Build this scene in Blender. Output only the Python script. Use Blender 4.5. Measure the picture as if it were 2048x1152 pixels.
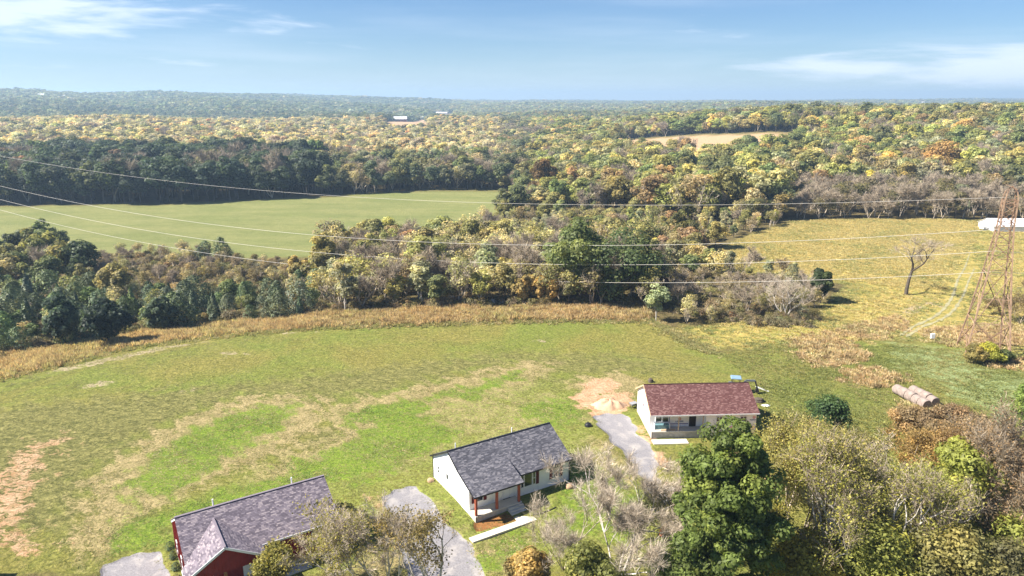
import bpy, math, random
import numpy as np
from mathutils import Vector, Matrix
for _o in list(bpy.data.objects):
    bpy.data.objects.remove(_o)
SC = bpy.context.scene
COL = SC.collection
rng = np.random.default_rng(7)
R = math.radians

# ------------------------------------------------------------------ camera
CAM_H, FPX, HORIZON = 44.0, 1420.0, 198.0
TH = math.atan((576 - HORIZON) / FPX)
cam = bpy.data.cameras.new("camera")
cam.sensor_width = 36.0
cam.lens = FPX / 2048 * 36
cam.clip_start, cam.clip_end = 0.5, 30000
camo = bpy.data.objects.new("camera", cam)
camo.location = (0, 0, CAM_H)
camo.rotation_euler = (math.pi / 2 - TH, 0, 0)
COL.objects.link(camo)
SC.camera = camo

# ------------------------------------------------------------------ sky, sun, exposure
SUN_EL = R(45)
SUN_XY = Vector((-1.0, -0.13)).normalized()          # the sun stands to the west, shadows run east
world = bpy.data.worlds.new("World")
SC.world = world
world.use_nodes = True
wt = world.node_tree
wt.nodes.clear()


def NN(t, kind, **kw):
    n = t.nodes.new(kind)
    for k, v in kw.items():
        if k.startswith("i_"):
            key = k[2:]
            key = int(key) if key.isdigit() else key
            n.inputs[key].default_value = v
        else:
            setattr(n, k, v)
    return n


def LK(t, a, b):
    t.links.new(a, b)


def MATH(t, op, a, b=None, c=None, clamp=False):
    n = t.nodes.new("ShaderNodeMath")
    n.operation = op
    n.use_clamp = clamp
    for i, v in enumerate((a, b, c)):
        if v is None:
            continue
        if isinstance(v, (int, float)):
            n.inputs[i].default_value = v
        else:
            t.links.new(v, n.inputs[i])
    return n.outputs[0]


def SMOOTH(t, v, lo, hi, a=0.0, b=1.0):
    n = t.nodes.new("ShaderNodeMapRange")
    n.interpolation_type = "SMOOTHSTEP"
    t.links.new(v, n.inputs[0])
    for i, x in ((1, lo), (2, hi), (3, a), (4, b)):
        n.inputs[i].default_value = x
    return n.outputs[0]


def MIX(t, f, a, b, mode="MIX"):
    n = t.nodes.new("ShaderNodeMix")
    n.data_type = "RGBA"
    n.blend_type = mode
    for sock, v in ((n.inputs[0], f), (n.inputs[6], a), (n.inputs[7], b)):
        if isinstance(v, (int, float)):
            sock.default_value = v
        elif isinstance(v, tuple):
            sock.default_value = (*v, 1.0) if len(v) == 3 else v
        else:
            t.links.new(v, sock)
    return n.outputs[2]


sky = NN(wt, "ShaderNodeTexSky", sky_type="NISHITA", sun_disc=False)
sky.sun_elevation = SUN_EL
sky.sun_rotation = math.atan2(SUN_XY.x, SUN_XY.y)
sky.altitude = 200
sky.air_density, sky.dust_density, sky.ozone_density = 1.0, 0.6, 2.0
tc = NN(wt, "ShaderNodeTexCoord")
sep = NN(wt, "ShaderNodeSeparateXYZ")
LK(wt, tc.outputs["Generated"], sep.inputs[0])
az = MATH(wt, "ARCTAN2", sep.outputs[0], sep.outputs[1])
el = MATH(wt, "ARCSINE", sep.outputs[2])
# wispy high cloud: noise stretched along the horizon
cv = NN(wt, "ShaderNodeCombineXYZ")
LK(wt, MATH(wt, "MULTIPLY", az, 5.0), cv.inputs[0])
LK(wt, MATH(wt, "MULTIPLY", el, 34.0), cv.inputs[1])
cn = NN(wt, "ShaderNodeTexNoise", i_Scale=1.15, i_Detail=9.0, i_Roughness=0.58, i_Distortion=0.35)
LK(wt, cv.outputs[0], cn.inputs["Vector"])
cv2 = NN(wt, "ShaderNodeCombineXYZ")
LK(wt, MATH(wt, "ADD", MATH(wt, "MULTIPLY", az, 2.2), 3.1), cv2.inputs[0])
LK(wt, MATH(wt, "MULTIPLY", el, 26.0), cv2.inputs[1])
cn2 = NN(wt, "ShaderNodeTexNoise", i_Scale=1.0, i_Detail=8.0, i_Roughness=0.55, i_Distortion=0.2)
LK(wt, cv2.outputs[0], cn2.inputs["Vector"])


def bump(ca, ce, wa, we):
    a = MATH(wt, "POWER", MATH(wt, "DIVIDE", MATH(wt, "SUBTRACT", az, ca), wa), 2.0)
    e = MATH(wt, "POWER", MATH(wt, "DIVIDE", MATH(wt, "SUBTRACT", el, ce), we), 2.0)
    return MATH(wt, "EXPONENT", MATH(wt, "MULTIPLY", MATH(wt, "ADD", a, e), -1.0))


bank = MATH(wt, "ADD", bump(-0.66, 0.096, 0.26, 0.034), MATH(wt, "MULTIPLY", bump(0.60, 0.035, 0.30, 0.022), 0.85))
bank = MATH(wt, "ADD", bank, MATH(wt, "MULTIPLY", bump(0.70, 0.145, 0.25, 0.02), 0.6))
thick = SMOOTH(wt, MATH(wt, "ADD", cn.outputs[0], MATH(wt, "MULTIPLY", bank, 0.44)), 0.58, 0.86, 0.0, 0.72)
veil = SMOOTH(wt, cn2.outputs[0], 0.42, 0.8, 0.0, 0.22)
cover = MATH(wt, "MAXIMUM", thick, veil)
skytint = MIX(wt, 1.0, sky.outputs[0], (0.355, 0.555, 0.80), "MULTIPLY")
CLOUD = (6.9, 7.4, 8.3)
# the air whitens toward the horizon all the way round
low = MATH(wt, "MULTIPLY", MATH(wt, "EXPONENT", MATH(wt, "MULTIPLY", MATH(wt, "ABSOLUTE", el), -17.0)), 0.50)
skytint = MIX(wt, low, skytint, (6.7, 7.7, 8.1))
skyc = MIX(wt, cover, skytint, CLOUD)
bg = NN(wt, "ShaderNodeBackground")
bg.inputs[1].default_value = 0.062
LK(wt, skyc, bg.inputs[0])
wo = NN(wt, "ShaderNodeOutputWorld")
LK(wt, bg.outputs[0], wo.inputs[0])

sl = bpy.data.lights.new("sun", "SUN")
sl.energy = 5.0
sl.angle = R(0.55)
sl.color = (1.0, 0.93, 0.82)
so = bpy.data.objects.new("sun", sl)
sd_ = Vector((-SUN_XY.x * math.cos(SUN_EL), -SUN_XY.y * math.cos(SUN_EL), -math.sin(SUN_EL)))
so.rotation_euler = sd_.to_track_quat("-Z", "Y").to_euler()
so.location = (-60, 0, 80)
COL.objects.link(so)

SC.view_settings.view_transform = "Standard"
SC.view_settings.look = "None"
SC.view_settings.gamma = 1
SC.view_settings.use_curve_mapping = False
SC.view_settings.exposure = 1.40
SC.cycles.use_denoising = True
SC.cycles.max_bounces = 8
SC.cycles.diffuse_bounces = 4
SC.cycles.transmission_bounces = 2
SC.cycles.transparent_max_bounces = 4
SC.cycles.volume_bounces = 0
SC.cycles.use_adaptive_sampling = False
SC.cycles.sample_clamp_indirect = 4


# ------------------------------------------------------------------ terrain height and unprojection
def sstep(a, b, x):
    t = np.clip((x - a) / (b - a), 0, 1)
    return t * t * (3 - 2 * t)


_EX = np.array([-140, -75, -58, -44, -25, 0, 28, 45, 80])
_EY = np.array([60, 92, 106, 120, 133, 146, 147, 135, 120])


def terr(x, y):
    x = np.asarray(x, float)
    y = np.asarray(y, float)
    r = np.hypot(x, y)
    z = -0.03 * np.clip(72 - y, 0, 45) - 0.50 * np.exp(-((x - 0.0) / 9.0) ** 2 - ((y - 66.3) / 4.2) ** 2)
    s = y - np.interp(x, _EX, _EY)
    z = z - 4.5 * (1 - sstep(25, 80, x)) * sstep(4, 75, s)
    z = z + 0.35 * np.sin(x / 17 + 1) * np.sin(y / 23) * sstep(110, 150, r) + 0.10 * np.sin(x / 7.1 + .5) * np.sin(y / 9.3)* sstep(90, 120, r)
    u = 6.0 * np.sin(x / 210 + 1.3) * np.cos(y / 260 + 0.4) + 4.0 * np.sin(x / 95 + y / 130) + 5.0 * np.sin((x + y) / 410)
    z = z + u * sstep(420, 1100, r)
    azm = np.degrees(np.arctan2(x, np.maximum(y, 1)))
    z = z + 22.0 * sstep(4, 22, azm) * sstep(320, 760, r) * (1 - 0.55 * sstep(900, 1700, r))
    z = z + 60.0 * (1 - sstep(-27, 1, azm)) * sstep(1300, 3400, r)
    z = z + 20.0 * sstep(2600, 4600, r) * (0.6 + 0.4 * np.sin(x / 700 + 2))
    return z


def at(px, py, lift=0.0):
    """Ground point(s) under pixel(s) of the 2048-wide picture."""
    px = np.atleast_1d(np.asarray(px, float))
    py = np.atleast_1d(np.asarray(py, float))
    u = (px - 1024) / FPX
    v = (py - 576) / FPX
    dx = u
    dy = math.cos(TH) - v * math.sin(TH)
    dz = -math.sin(TH) - v * math.cos(TH)
    t = np.full(px.shape, 20.0)
    hit = np.zeros(px.shape, bool)
    lo = t.copy()
    for _ in range(700):
        z = CAM_H + t * dz
        below = z < terr(t * dx, t * dy) + lift
        newly = below & ~hit
        hit |= below
        lo = np.where(hit, lo, t)
        t = np.where(hit, t, t * 1.009 + 0.05)
    hi = t
    for _ in range(18):
        m = (lo + hi) / 2
        b = CAM_H + m * dz < terr(m * dx, m * dy) + lift
        hi = np.where(b, m, hi)
        lo = np.where(b, lo, m)
    return np.stack([hi * dx, hi * dy, CAM_H + hi * dz], 1)


def proj(P):
    P = np.atleast_2d(np.asarray(P, float))
    x, y, z = P[:, 0], P[:, 1], P[:, 2] - CAM_H
    zc = y * math.cos(TH) - z * math.sin(TH)
    v = -(y * math.sin(TH) + z * math.cos(TH))
    zs = np.maximum(zc, 0.1)
    return 1024 + FPX * x / zs, 576 + FPX * v / zs, zc


def poly(pts):
    a = np.array(pts, float)
    return at(a[:, 0], a[:, 1])[:, :2]


def sdist(P, X, Y):
    """Signed distance to polygon P (positive inside)."""
    d = np.full(X.shape, 1e9)
    ins = np.zeros(X.shape, bool)
    n = len(P)
    for i in range(n):
        ax, ay = P[i]
        bx, by = P[(i + 1) % n]
        ex, ey = bx - ax, by - ay
        L2 = ex * ex + ey * ey + 1e-9
        t = np.clip(((X - ax) * ex + (Y - ay) * ey) / L2, 0, 1)
        d = np.minimum(d, (X - ax - t * ex) ** 2 + (Y - ay - t * ey) ** 2)
        c = (ay > Y) != (by > Y)
        with np.errstate(divide="ignore", invalid="ignore"):
            xi = ax + (Y - ay) * ex / (ey if ey != 0 else 1e-9)
        ins ^= c & (X < xi)
    d = np.sqrt(d)
    return np.where(ins, d, -d)


def ldist(L, X, Y):
    d = np.full(X.shape, 1e9)
    for (ax, ay), (bx, by) in zip(L[:-1], L[1:]):
        ex, ey = bx - ax, by - ay
        t = np.clip(((X - ax) * ex + (Y - ay) * ey) / (ex * ex + ey * ey + 1e-9), 0, 1)
        d = np.minimum(d, (X - ax - t * ex) ** 2 + (Y - ay - t * ey) ** 2)
    return np.sqrt(d)


# ------------------------------------------------------------------ helpers for objects
def link_mesh(name, me, parent=None):
    o = bpy.data.objects.new(name, me)
    COL.objects.link(o)
    if parent is not None:
        o.parent = parent
    return o


def np_mesh(name, V, F, mats, smooth=False, mi=None):
    """V (n,3), F (m,k) with k = 3 or 4."""
    me = bpy.data.meshes.new(name)
    V = np.asarray(V, np.float32)
    F = np.asarray(F, np.int32)
    m, k = F.shape
    me.vertices.add(len(V))
    me.vertices.foreach_set("co", V.ravel())
    me.loops.add(m * k)
    me.loops.foreach_set("vertex_index", F.ravel())
    me.polygons.add(m)
    me.polygons.foreach_set("loop_start", np.arange(m, dtype=np.int32) * k)
    if smooth:
        me.polygons.foreach_set("use_smooth", np.ones(m, bool))
    for x in mats:
        me.materials.append(x)
    if mi is not None:
        me.polygons.foreach_set("material_index", np.asarray(mi, np.int32))
    me.update(calc_edges=True)
    return me


def tag(o, label=None, cat=None, group=None, kind=None):
    if label:
        o["label"] = label
    if cat:
        o["category"] = cat
    if group:
        o["group"] = group
    if kind:
        o["kind"] = kind
    return o


def thing(name, label, cat, loc=(0, 0, 0), rz=0.0, group=None):
    o = bpy.data.objects.new(name, None)
    COL.objects.link(o)
    o.empty_display_size = 0.5
    o.location = loc
    o.rotation_euler = (0, 0, rz)
    return tag(o, label, cat, group)


class MB:
    """Collects boxes, prisms and quads into one mesh."""

    def __init__(s):
        s.v, s.f = [], []

    def add(s, vs, fs):
        n = len(s.v)
        s.v += [tuple(map(float, p)) for p in vs]
        s.f += [tuple(i + n for i in f) for f in fs]
        return s

    def box(s, x0, x1, y0, y1, z0, z1):
        return s.add([(x0, y0, z0), (x1, y0, z0), (x1, y1, z0), (x0, y1, z0), (x0, y0, z1), (x1, y0, z1), (x1, y1, z1), (x0, y1, z1)],
                     [(0, 3, 2, 1), (4, 5, 6, 7), (0, 1, 5, 4), (1, 2, 6, 5), (2, 3, 7, 6), (3, 0, 4, 7)])

    def hexa(s, b, t):
        return s.add(list(b) + list(t), [(0, 3, 2, 1), (4, 5, 6, 7), (0, 1, 5, 4), (1, 2, 6, 5), (2, 3, 7, 6), (3, 0, 4, 7)])

    def bar(s, a, b, w, h=None):
        a, b = Vector(a), Vector(b)
        h = h or w
        d = (b - a).normalized()
        up = Vector((0, 0, 1)) if abs(d.z) < 0.95 else Vector((0, 1, 0))
        p = d.cross(up).normalized() * (w / 2)
        q = p.cross(d).normalized() * (h / 2)
        return s.hexa([a - p - q, a + p - q, a + p + q, a - p + q], [b - p - q, b + p - q, b + p + q, b - p + q])

    def cyl(s, a, b, r0, r1=None, n=10, caps=True):
        a, b = Vector(a), Vector(b)
        r1 = r0 if r1 is None else r1
        d = (b - a).normalized()
        up = Vector((0, 0, 1)) if abs(d.z) < 0.95 else Vector((0, 1, 0))
        p = d.cross(up).normalized()
        q = p.cross(d).normalized()
        vs = []
        for c, r in ((a, r0), (b, r1)):
            for i in range(n):
                t = 2 * math.pi * i / n
                vs.append(c + (p * math.cos(t) + q * math.sin(t)) * r)
        fs = [(i, (i + 1) % n, n + (i + 1) % n, n + i) for i in range(n)]
        if caps:
            fs += [tuple(range(n))[::-1], tuple(range(n, 2 * n))]
        return s.add(vs, fs)

    def prism(s, pts, axis, a, b):
        """Extrude the 2D outline pts along an axis ('x','y','z') from a to b."""
        def m(p, t):
            return (t, p[0], p[1]) if axis == "x" else ((p[0], t, p[1]) if axis == "y" else (p[0], p[1], t))
        n = len(pts)
        return s.add([m(p, a) for p in pts] + [m(p, b) for p in pts],
                     [tuple(range(n)), tuple(range(2 * n - 1, n - 1, -1))] + [(i, i + n, (i + 1) % n + n, (i + 1) % n) for i in range(n)])

    def mesh(s, name, mat, smooth=False):
        me = bpy.data.meshes.new(name)
        me.from_pydata(s.v, [], s.f)
        for x in (mat if isinstance(mat, (list, tuple)) else [mat]):
            me.materials.append(x)
        if smooth:
            me.polygons.foreach_set("use_smooth", np.ones(len(me.polygons), bool))
        import bmesh
        bm = bmesh.new()
        bm.from_mesh(me)
        bmesh.ops.recalc_face_normals(bm, faces=bm.faces)
        bm.to_mesh(me)
        bm.free()
        return me

    def build(s, name, mat, parent=None, smooth=False, kind=None):
        o = link_mesh(name, s.mesh(name, mat, smooth), parent)
        if kind:
            o["kind"] = kind
        return o


# ------------------------------------------------------------------ materials
def mat_new(name):
    m = bpy.data.materials.new(name)
    m.use_nodes = True
    t = m.node_tree
    b = t.nodes["Principled BSDF"]
    return m, t, b


def plain(name, c, rough=0.7, metal=0.0, var=0.12, scale=3.0, bump=0.0, spec=0.3, island=0.0):
    """A plain surface with a little mottled wear."""
    m, t, b = mat_new(name)
    g = NN(t, "ShaderNodeTexCoord")
    n = NN(t, "ShaderNodeTexNoise", i_Scale=scale, i_Detail=6.0, i_Roughness=0.6)
    LK(t, g.outputs["Object"], n.inputs["Vector"])
    k = SMOOTH(t, n.outputs[0], 0.25, 0.75, 1 - var, 1 + var)
    if island:
        gi = NN(t, "ShaderNodeNewGeometry")
        k = MATH(t, "MULTIPLY", k, SMOOTH(t, gi.outputs["Random Per Island"], 0, 1, 1 - island, 1 + island))
    hs = NN(t, "ShaderNodeVectorMath", operation="SCALE")
    hs.inputs[0].default_value = c
    LK(t, k, hs.inputs["Scale"])
    LK(t, hs.outputs[0], b.inputs["Base Color"])
    b.inputs["Roughness"].default_value = rough
    b.inputs["Metallic"].default_value = metal
    b.inputs["Specular IOR Level"].default_value = spec
    if bump:
        bm_ = NN(t, "ShaderNodeBump", i_Strength=bump, i_Distance=0.02)
        LK(t, n.outputs[0], bm_.inputs["Height"])
        LK(t, bm_.outputs[0], b.inputs["Normal"])
    return m


def leaf_mat(name, trans=0.48, var=0.36, lv=0.24):
    """Foliage: colour comes from each tree's own tint, each leaf clump varies a little."""
    m, t, b = mat_new(name)
    at_ = NN(t, "ShaderNodeAttribute", attribute_type="INSTANCER", attribute_name="tint")
    g = NN(t, "ShaderNodeNewGeometry")
    lob = NN(t, "ShaderNodeAttribute", attribute_name="lobe")
    k = SMOOTH(t, g.outputs["Random Per Island"], 0, 1, 1 - var, 1 + var)
    k = MATH(t, "MULTIPLY", k, SMOOTH(t, lob.outputs["Fac"], 0, 1, 1 - lv, 1 + lv))
    hs = NN(t, "ShaderNodeVectorMath", operation="SCALE")
    LK(t, at_.outputs["Color"], hs.inputs[0])
    LK(t, k, hs.inputs["Scale"])
    warm = MIX(t, 1.0, hs.outputs[0], (1.12, 1.0, 0.86), "MULTIPLY")
    c = MIX(t, SMOOTH(t, lob.outputs["Fac"], 0.55, 1.0), hs.outputs[0], warm)
    LK(t, c, b.inputs["Base Color"])
    b.inputs["Roughness"].default_value = 0.55
    b.inputs["Specular IOR Level"].default_value = 0.25
    tr = NN(t, "ShaderNodeBsdfTranslucent")
    LK(t, MIX(t, 1.0, c, (1.12, 1.14, 0.78), "MULTIPLY"), tr.inputs[0])
    mx = NN(t, "ShaderNodeMixShader", i_0=trans)
    LK(t, b.outputs[0], mx.inputs[1])
    LK(t, tr.outputs[0], mx.inputs[2])
    LK(t, mx.outputs[0], t.nodes["Material Output"].inputs[0])
    return m


M_LEAF = leaf_mat("foliage")
M_NEEDLE = leaf_mat("needles", 0.12, 0.35)
M_GRASS = leaf_mat("tall_grass", 0.4, 0.14, 0.10)
M_BARK = plain("bark", (0.085, 0.068, 0.052), 0.9, var=0.35, scale=6)
M_BARK_PALE = plain("pale_bark", (0.50, 0.455, 0.40), 0.85, var=0.35, scale=2.5)
M_TWIG = plain("twigs", (0.38, 0.31, 0.225), 0.9, var=0.25, scale=1.5, island=0.35)
M_TWIG_PALE = plain("pale_twigs", (0.47, 0.395, 0.305), 0.9, var=0.25, scale=1.5, island=0.35)

# ------------------------------------------------------------------ ground: one sheet out to the horizon
ang = np.concatenate([np.linspace(-180, -56, 40, endpoint=False), np.linspace(-56, -45, 40, endpoint=False), np.linspace(-45, 45, 440, endpoint=False),
                      np.linspace(45, 56, 40, endpoint=False), np.linspace(56, 180, 40)])
ang = np.radians(ang)
rr = [2, 5, 9, 14, 20, 26, 31, 36]
while rr[-1] < 330:
    rr.append(rr[-1] * 1.0058)
while rr[-1] < 8200:
    rr.append(rr[-1] * 1.028)
rr = np.array(rr)
GA, GR = np.meshgrid(ang, rr)
GX, GY = (GR * np.sin(GA)).ravel(), (GR * np.cos(GA)).ravel()
GZ = terr(GX, GY)
nr, na = len(rr), len(ang)

EDGE_PX = [(0, 757), (60, 742), (130, 728), (220, 702), (330, 684), (440, 671), (560, 660), (720, 651), (900, 645), (1050, 641), (1200, 639), (1290, 641), (1330, 660), (1380, 690), (1430, 706)]
Z_LAWN = poly([(-700, 900)] + [(-300, 830)] + EDGE_PX + [(1560, 740), (1600, 860), (1560, 1000), (1500, 1151), (-700, 1151)])
# bright seeded grass round the houses
Z_GREEN = [poly(p) for p in (
    [(255, 971), (285, 930), (341, 888), (400, 850), (471, 820), (530, 812), (589, 806), (580, 840), (565, 857), (490, 895), (440, 925), (353, 985), (300, 1000), (270, 992)],
    [(220, 1069), (267, 1030), (345, 1030), (341, 1085), (275, 1100), (220, 1108)],
    [(330, 1030), (392, 1000), (520, 958), (640, 940), (665, 955), (460, 1012), (352, 1040)],
    [(560, 930), (620, 915), (700, 885), (740, 850), (690, 850), (690, 825), (760, 808), (800, 800), (870, 796), (870, 815), (850, 830), (880, 850), (930, 862), (900, 885), (850, 905), (800, 930), (760, 955), (690, 975), (660, 960), (600, 955)],
    [(870, 785), (950, 770), (1000, 752), (1045, 742), (1050, 755), (980, 775), (955, 800), (910, 800)],
    [(1025, 812), (1090, 800), (1140, 800), (1165, 825), (1160, 850), (1130, 855), (1090, 850), (1050, 840)],
    [(980, 1090), (1040, 1065), (1080, 1075), (1040, 1120), (960, 1150), (950, 1130)],
    [(1130, 960), (1200, 930), (1290, 990), (1290, 1060), (1180, 1090), (1110, 1040)],
)]
# strawy dry margins round them
Z_TAN = [poly(p) for p in (
    [(150, 1090), (180, 960), (250, 910), (360, 840), (480, 795), (600, 790), (660, 805), (620, 870), (560, 905), (430, 960), (330, 1010), (210, 1130)],
    [(560, 915), (680, 870), (640, 830), (720, 800), (850, 770), (940, 750), (1040, 725), (1110, 725), (1080, 760), (1010, 800), (1000, 850), (900, 900), (780, 950), (700, 945), (620, 960), (460, 990)],
    [(1000, 810), (1090, 785), (1140, 800), (1180, 840), (1090, 850), (1010, 870), (960, 880)],
    [(1180, 870), (1225, 890), (1290, 970), (1260, 1000), (1190, 940), (1160, 890)],
    [(930, 1080), (1080, 1050), (1080, 1150), (940, 1150)],
    [(760, 985), (880, 1010), (940, 1090), (970, 1150), (700, 1150), (740, 1040)],
    [(1140, 760), (1240, 745), (1280, 760), (1275, 800), (1150, 790)],
)]
# bare clay
Z_DIRT = [poly(p) for p in (
    [(1135, 795), (1200, 785), (1262, 785), (1262, 822), (1235, 835), (1205, 838), (1175, 825)],
    [(1165, 765), (1215, 755), (1245, 765), (1230, 790), (1160, 792)],
    [(1490, 890), (1560, 880), (1600, 905), (1570, 950), (1470, 1000), (1400, 960), (1420, 900)],
    [(1300, 905), (1330, 900), (1335, 930), (1310, 930)],
    [(1255, 850), (1290, 860), (1305, 885), (1285, 885), (1262, 865)],
)]
Z_DIRT_THIN = [poly(p) for p in (
    [(-60, 960), (0, 920), (50, 890), (95, 880), (125, 875), (110, 920), (80, 990), (60, 1040), (90, 1080), (120, 1090), (60, 1120), (-60, 1110)],
    [(60, 880), (130, 865), (150, 890), (90, 905)],
    [(740, 990), (775, 985), (780, 1020), (760, 1020)],
)]
Z_MULCH = [poly([(948, 1047), (1010, 1025), (1035, 1035), (1042, 1040), (952, 1066)])]
Z_WASH = [poly(p) for p in ([(60, 748), (150, 728), (230, 712), (330, 690), (440, 680), (360, 694), (250, 718), (150, 742)],
                            [(150, 770), (230, 755), (240, 765), (160, 782)], [(440, 705), (490, 700), (500, 710), (450, 714)],
                            [(1060, 680), (1090, 678), (1090, 686), (1062, 687)], [(350, 778), (390, 775), (390, 784), (350, 784)],
                            [(560, 665), (640, 660), (640, 664), (560, 669)])]
# tall golden growth
Z_BAND = poly([(-300, 800), (-100, 735), (0, 712), (100, 698), (200, 678), (300, 663), (420, 650), (540, 642), (640, 630), (760, 622), (900, 616), (1050, 613), (1200, 614), (1290, 618), (1300, 640)] + EDGE_PX[::-1][3:] + [(-300, 840)])
Z_MEADOW = poly([(1380, 535), (1480, 480), (1590, 442), (1700, 438), (1960, 440), (2060, 446), (2200, 452), (2300, 640), (2048, 720), (1900, 690), (1830, 680), (1700, 690), (1560, 690), (1440, 705), (1340, 660), (1640, 625), (1700, 570), (1560, 550)])
Z_GOLD = poly([(1390, 530), (1480, 482), (1590, 442), (1700, 438), (1965, 440), (1940, 500), (1900, 540), (1890, 580), (1800, 575), (1700, 560), (1560, 545)])
Z_RUST = [poly(p) for p in (
    [(1640, 668), (1690, 655), (1800, 630), (1830, 660), (1800, 672), (1730, 682)],
    [(1840, 665), (1880, 655), (2060, 650), (2060, 690), (1900, 695), (1850, 680)],
    [(1960, 715), (2048, 722), (2060, 745), (1980, 735)],
    [(1580, 680), (1630, 668), (1700, 685), (1740, 712), (1720, 728), (1640, 735), (1590, 712)],
    [(1690, 742), (1760, 735), (1810, 750), (1815, 765), (1740, 775), (1690, 768)],
    [(1800, 812), (1900, 812), (1990, 850), (1960, 890), (1830, 880), (1790, 840)])]
Z_PALE = poly([(1800, 690), (1900, 700), (2060, 760), (2060, 840), (1960, 820), (1880, 770), (1790, 720)])
Z_SCRAPE = poly([(1795, 625), (1830, 610), (1875, 603), (1880, 608), (1850, 618), (1815, 632)])
L_TRACK = [at(*np.array(p, float).T)[:, :2] for p in (
    [(1800, 672), (1822, 655), (1850, 643), (1872, 632), (1888, 618), (1900, 602), (1907, 588), (1915, 560), (1930, 535), (1940, 505)],
    [(1812, 674), (1845, 653), (1875, 643), (1895, 632), (1910, 618), (1920, 602), (1927, 590), (1938, 560), (1950, 535)])]
# gravel drives
Z_GRAVEL = [poly(p) for p in (
    [(205, 1128), (250, 1113), (300, 1102), (326, 1102), (334, 1140), (338, 1180), (190, 1180)],
    [(762, 992), (790, 980), (830, 974), (850, 988), (868, 1010), (888, 1040), (905, 1062), (940, 1085), (952, 1120), (975, 1165), (900, 1200), (820, 1180), (800, 1100), (790, 1040)],
    [(1187, 835), (1215, 826), (1248, 827), (1268, 850), (1280, 870), (1300, 890), (1315, 930), (1320, 975), (1345, 1010), (1330, 1040), (1300, 990), (1265, 930), (1225, 885)],
)]
# far clearings
Z_FIELD = poly([(-500, 425), (0, 414), (200, 410), (500, 402), (700, 390), (860, 381), (1000, 381), (1035, 392), (1030, 420), (960, 445), (880, 475), (780, 500), (640, 514), (430, 516), (150, 512), (0, 512), (-500, 512)])
Z_CORN = [poly(p) for p in ([(1250, 279), (1350, 273), (1480, 268), (1592, 267), (1600, 280), (1560, 322), (1400, 332), (1250, 322)],
                            [(770, 243), (850, 236), (858, 250), (850, 268), (780, 268)], [(862, 227), (910, 226), (910, 240), (862, 241)], [(1410, 227), (1515, 223), (1510, 240), (1415, 241)])]

near = (np.abs(GA.ravel()) < R(58)) & (GR.ravel() < 420)
NX, NY = GX[near], GY[near]
wob = 0.9 * np.sin(NX * 1.1 + 2 * np.sin(NY * 0.7)) + 0.7 * np.sin(NY * 1.7 + 1.5 * np.sin(NX * 0.9 + 1)) + 0.5 * np.sin(NX * 3.1 + NY * 2.3)


def mask(polys, soft, w=0.6):
    m = np.zeros(NX.shape)
    for P in polys if isinstance(polys, list) else [polys]:
        lo, hi = P.min(0) - soft * 2 - 3, P.max(0) + soft * 2 + 3
        k = (NX > lo[0]) & (NX < hi[0]) & (NY > lo[1]) & (NY < hi[1])
        if k.any():
            m[k] = np.maximum(m[k], sstep(-soft, soft, sdist(P, NX[k], NY[k]) + w * wob[k]))
    return m


def full(m):
    a = np.zeros(GX.shape)
    a[near] = m
    return a


lawn = mask(Z_LAWN, 0.6, 0.25)
track = np.zeros(NX.shape)
for L in L_TRACK:
    track = np.maximum(track, 1 - sstep(0.3, 1.5, ldist(L, NX, NY) + 0.1 * wob))
track = np.maximum(0.36 * track, 0.8 * mask(Z_SCRAPE, 1.0, 0.8))
A_green = mask(Z_GREEN, 3.6, 1.0)
A_tan = mask(Z_TAN, 4.2, 1.0)
Z_HOME = [poly([(200, 1100), (330, 1000), (460, 960), (600, 900), (720, 840), (960, 760), (1120, 740), (1200, 850), (1300, 960), (1420, 1010), (1500, 1151), (150, 1151)])]
A_green = np.maximum(A_green, 0.47 * mask(Z_HOME, 6.0, 1.5))
A_tan = np.maximum(A_tan, 0.42 * mask(Z_HOME, 6.0, 1.5))
A_dirt = np.maximum(mask(Z_DIRT, 1.3, 0.5), 0.57 * mask(Z_DIRT_THIN, 3.0, 1.0))
A_wash = np.maximum(0.54 * mask(Z_WASH, 1.5, 0.5), track)
A_gold = np.maximum(mask(Z_GOLD, 9, 2.0), 0.55 * mask(Z_MEADOW, 6, 2.0) * (1 - mask(Z_PALE, 6)))
A_rust = np.maximum(np.maximum(0.62 * mask(Z_RUST, 4.5, 1.6), mask(Z_BAND, 1.0, 0.4)), 0)
A_gravel = mask(Z_GRAVEL, 0.5, 0.22)
A_pale = np.maximum(mask(Z_PALE, 7, 1.5), 0)
Z_OLIVE = [poly(p) for p in ([(-200, 900), (0, 815), (250, 790), (520, 765), (760, 735), (1000, 705), (1250, 712), (1400, 735), (1250, 750), (1130, 745), (1040, 722), (900, 752), (700, 795), (480, 792), (330, 850), (200, 940), (150, 1060), (-200, 1100)], [(620, 860), (690, 830), (700, 870), (650, 900), (560, 905)], [(955, 800), (1000, 770), (1060, 760), (1120, 760), (1080, 790), (1010, 800)])]
A_olive = mask(Z_OLIVE, 7.0, 1.5)
A_mulch = mask(Z_MULCH, 0.3, 0.1)
open_ = np.maximum.reduce([lawn, mask(Z_MEADOW, 3, 1.0), mask(Z_BAND, 1.5, .3), mask(poly([(1440, 706), (1560, 690), (1830, 680), (2300, 700), (2600, 1151), (1300, 1151), (1400, 800)]), 2, .5)])
field = np.zeros(GX.shape)
fr = (np.abs(GA.ravel()) < R(58)) & (GR.ravel() > 150) & (GR.ravel() < 800)
field[fr] = sstep(-3, 3, sdist(Z_FIELD, GX[fr], GY[fr]))
corn = np.zeros(GX.shape)
fr = (np.abs(GA.ravel()) < R(58)) & (GR.ravel() > 400) & (GR.ravel() < 4500)
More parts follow.
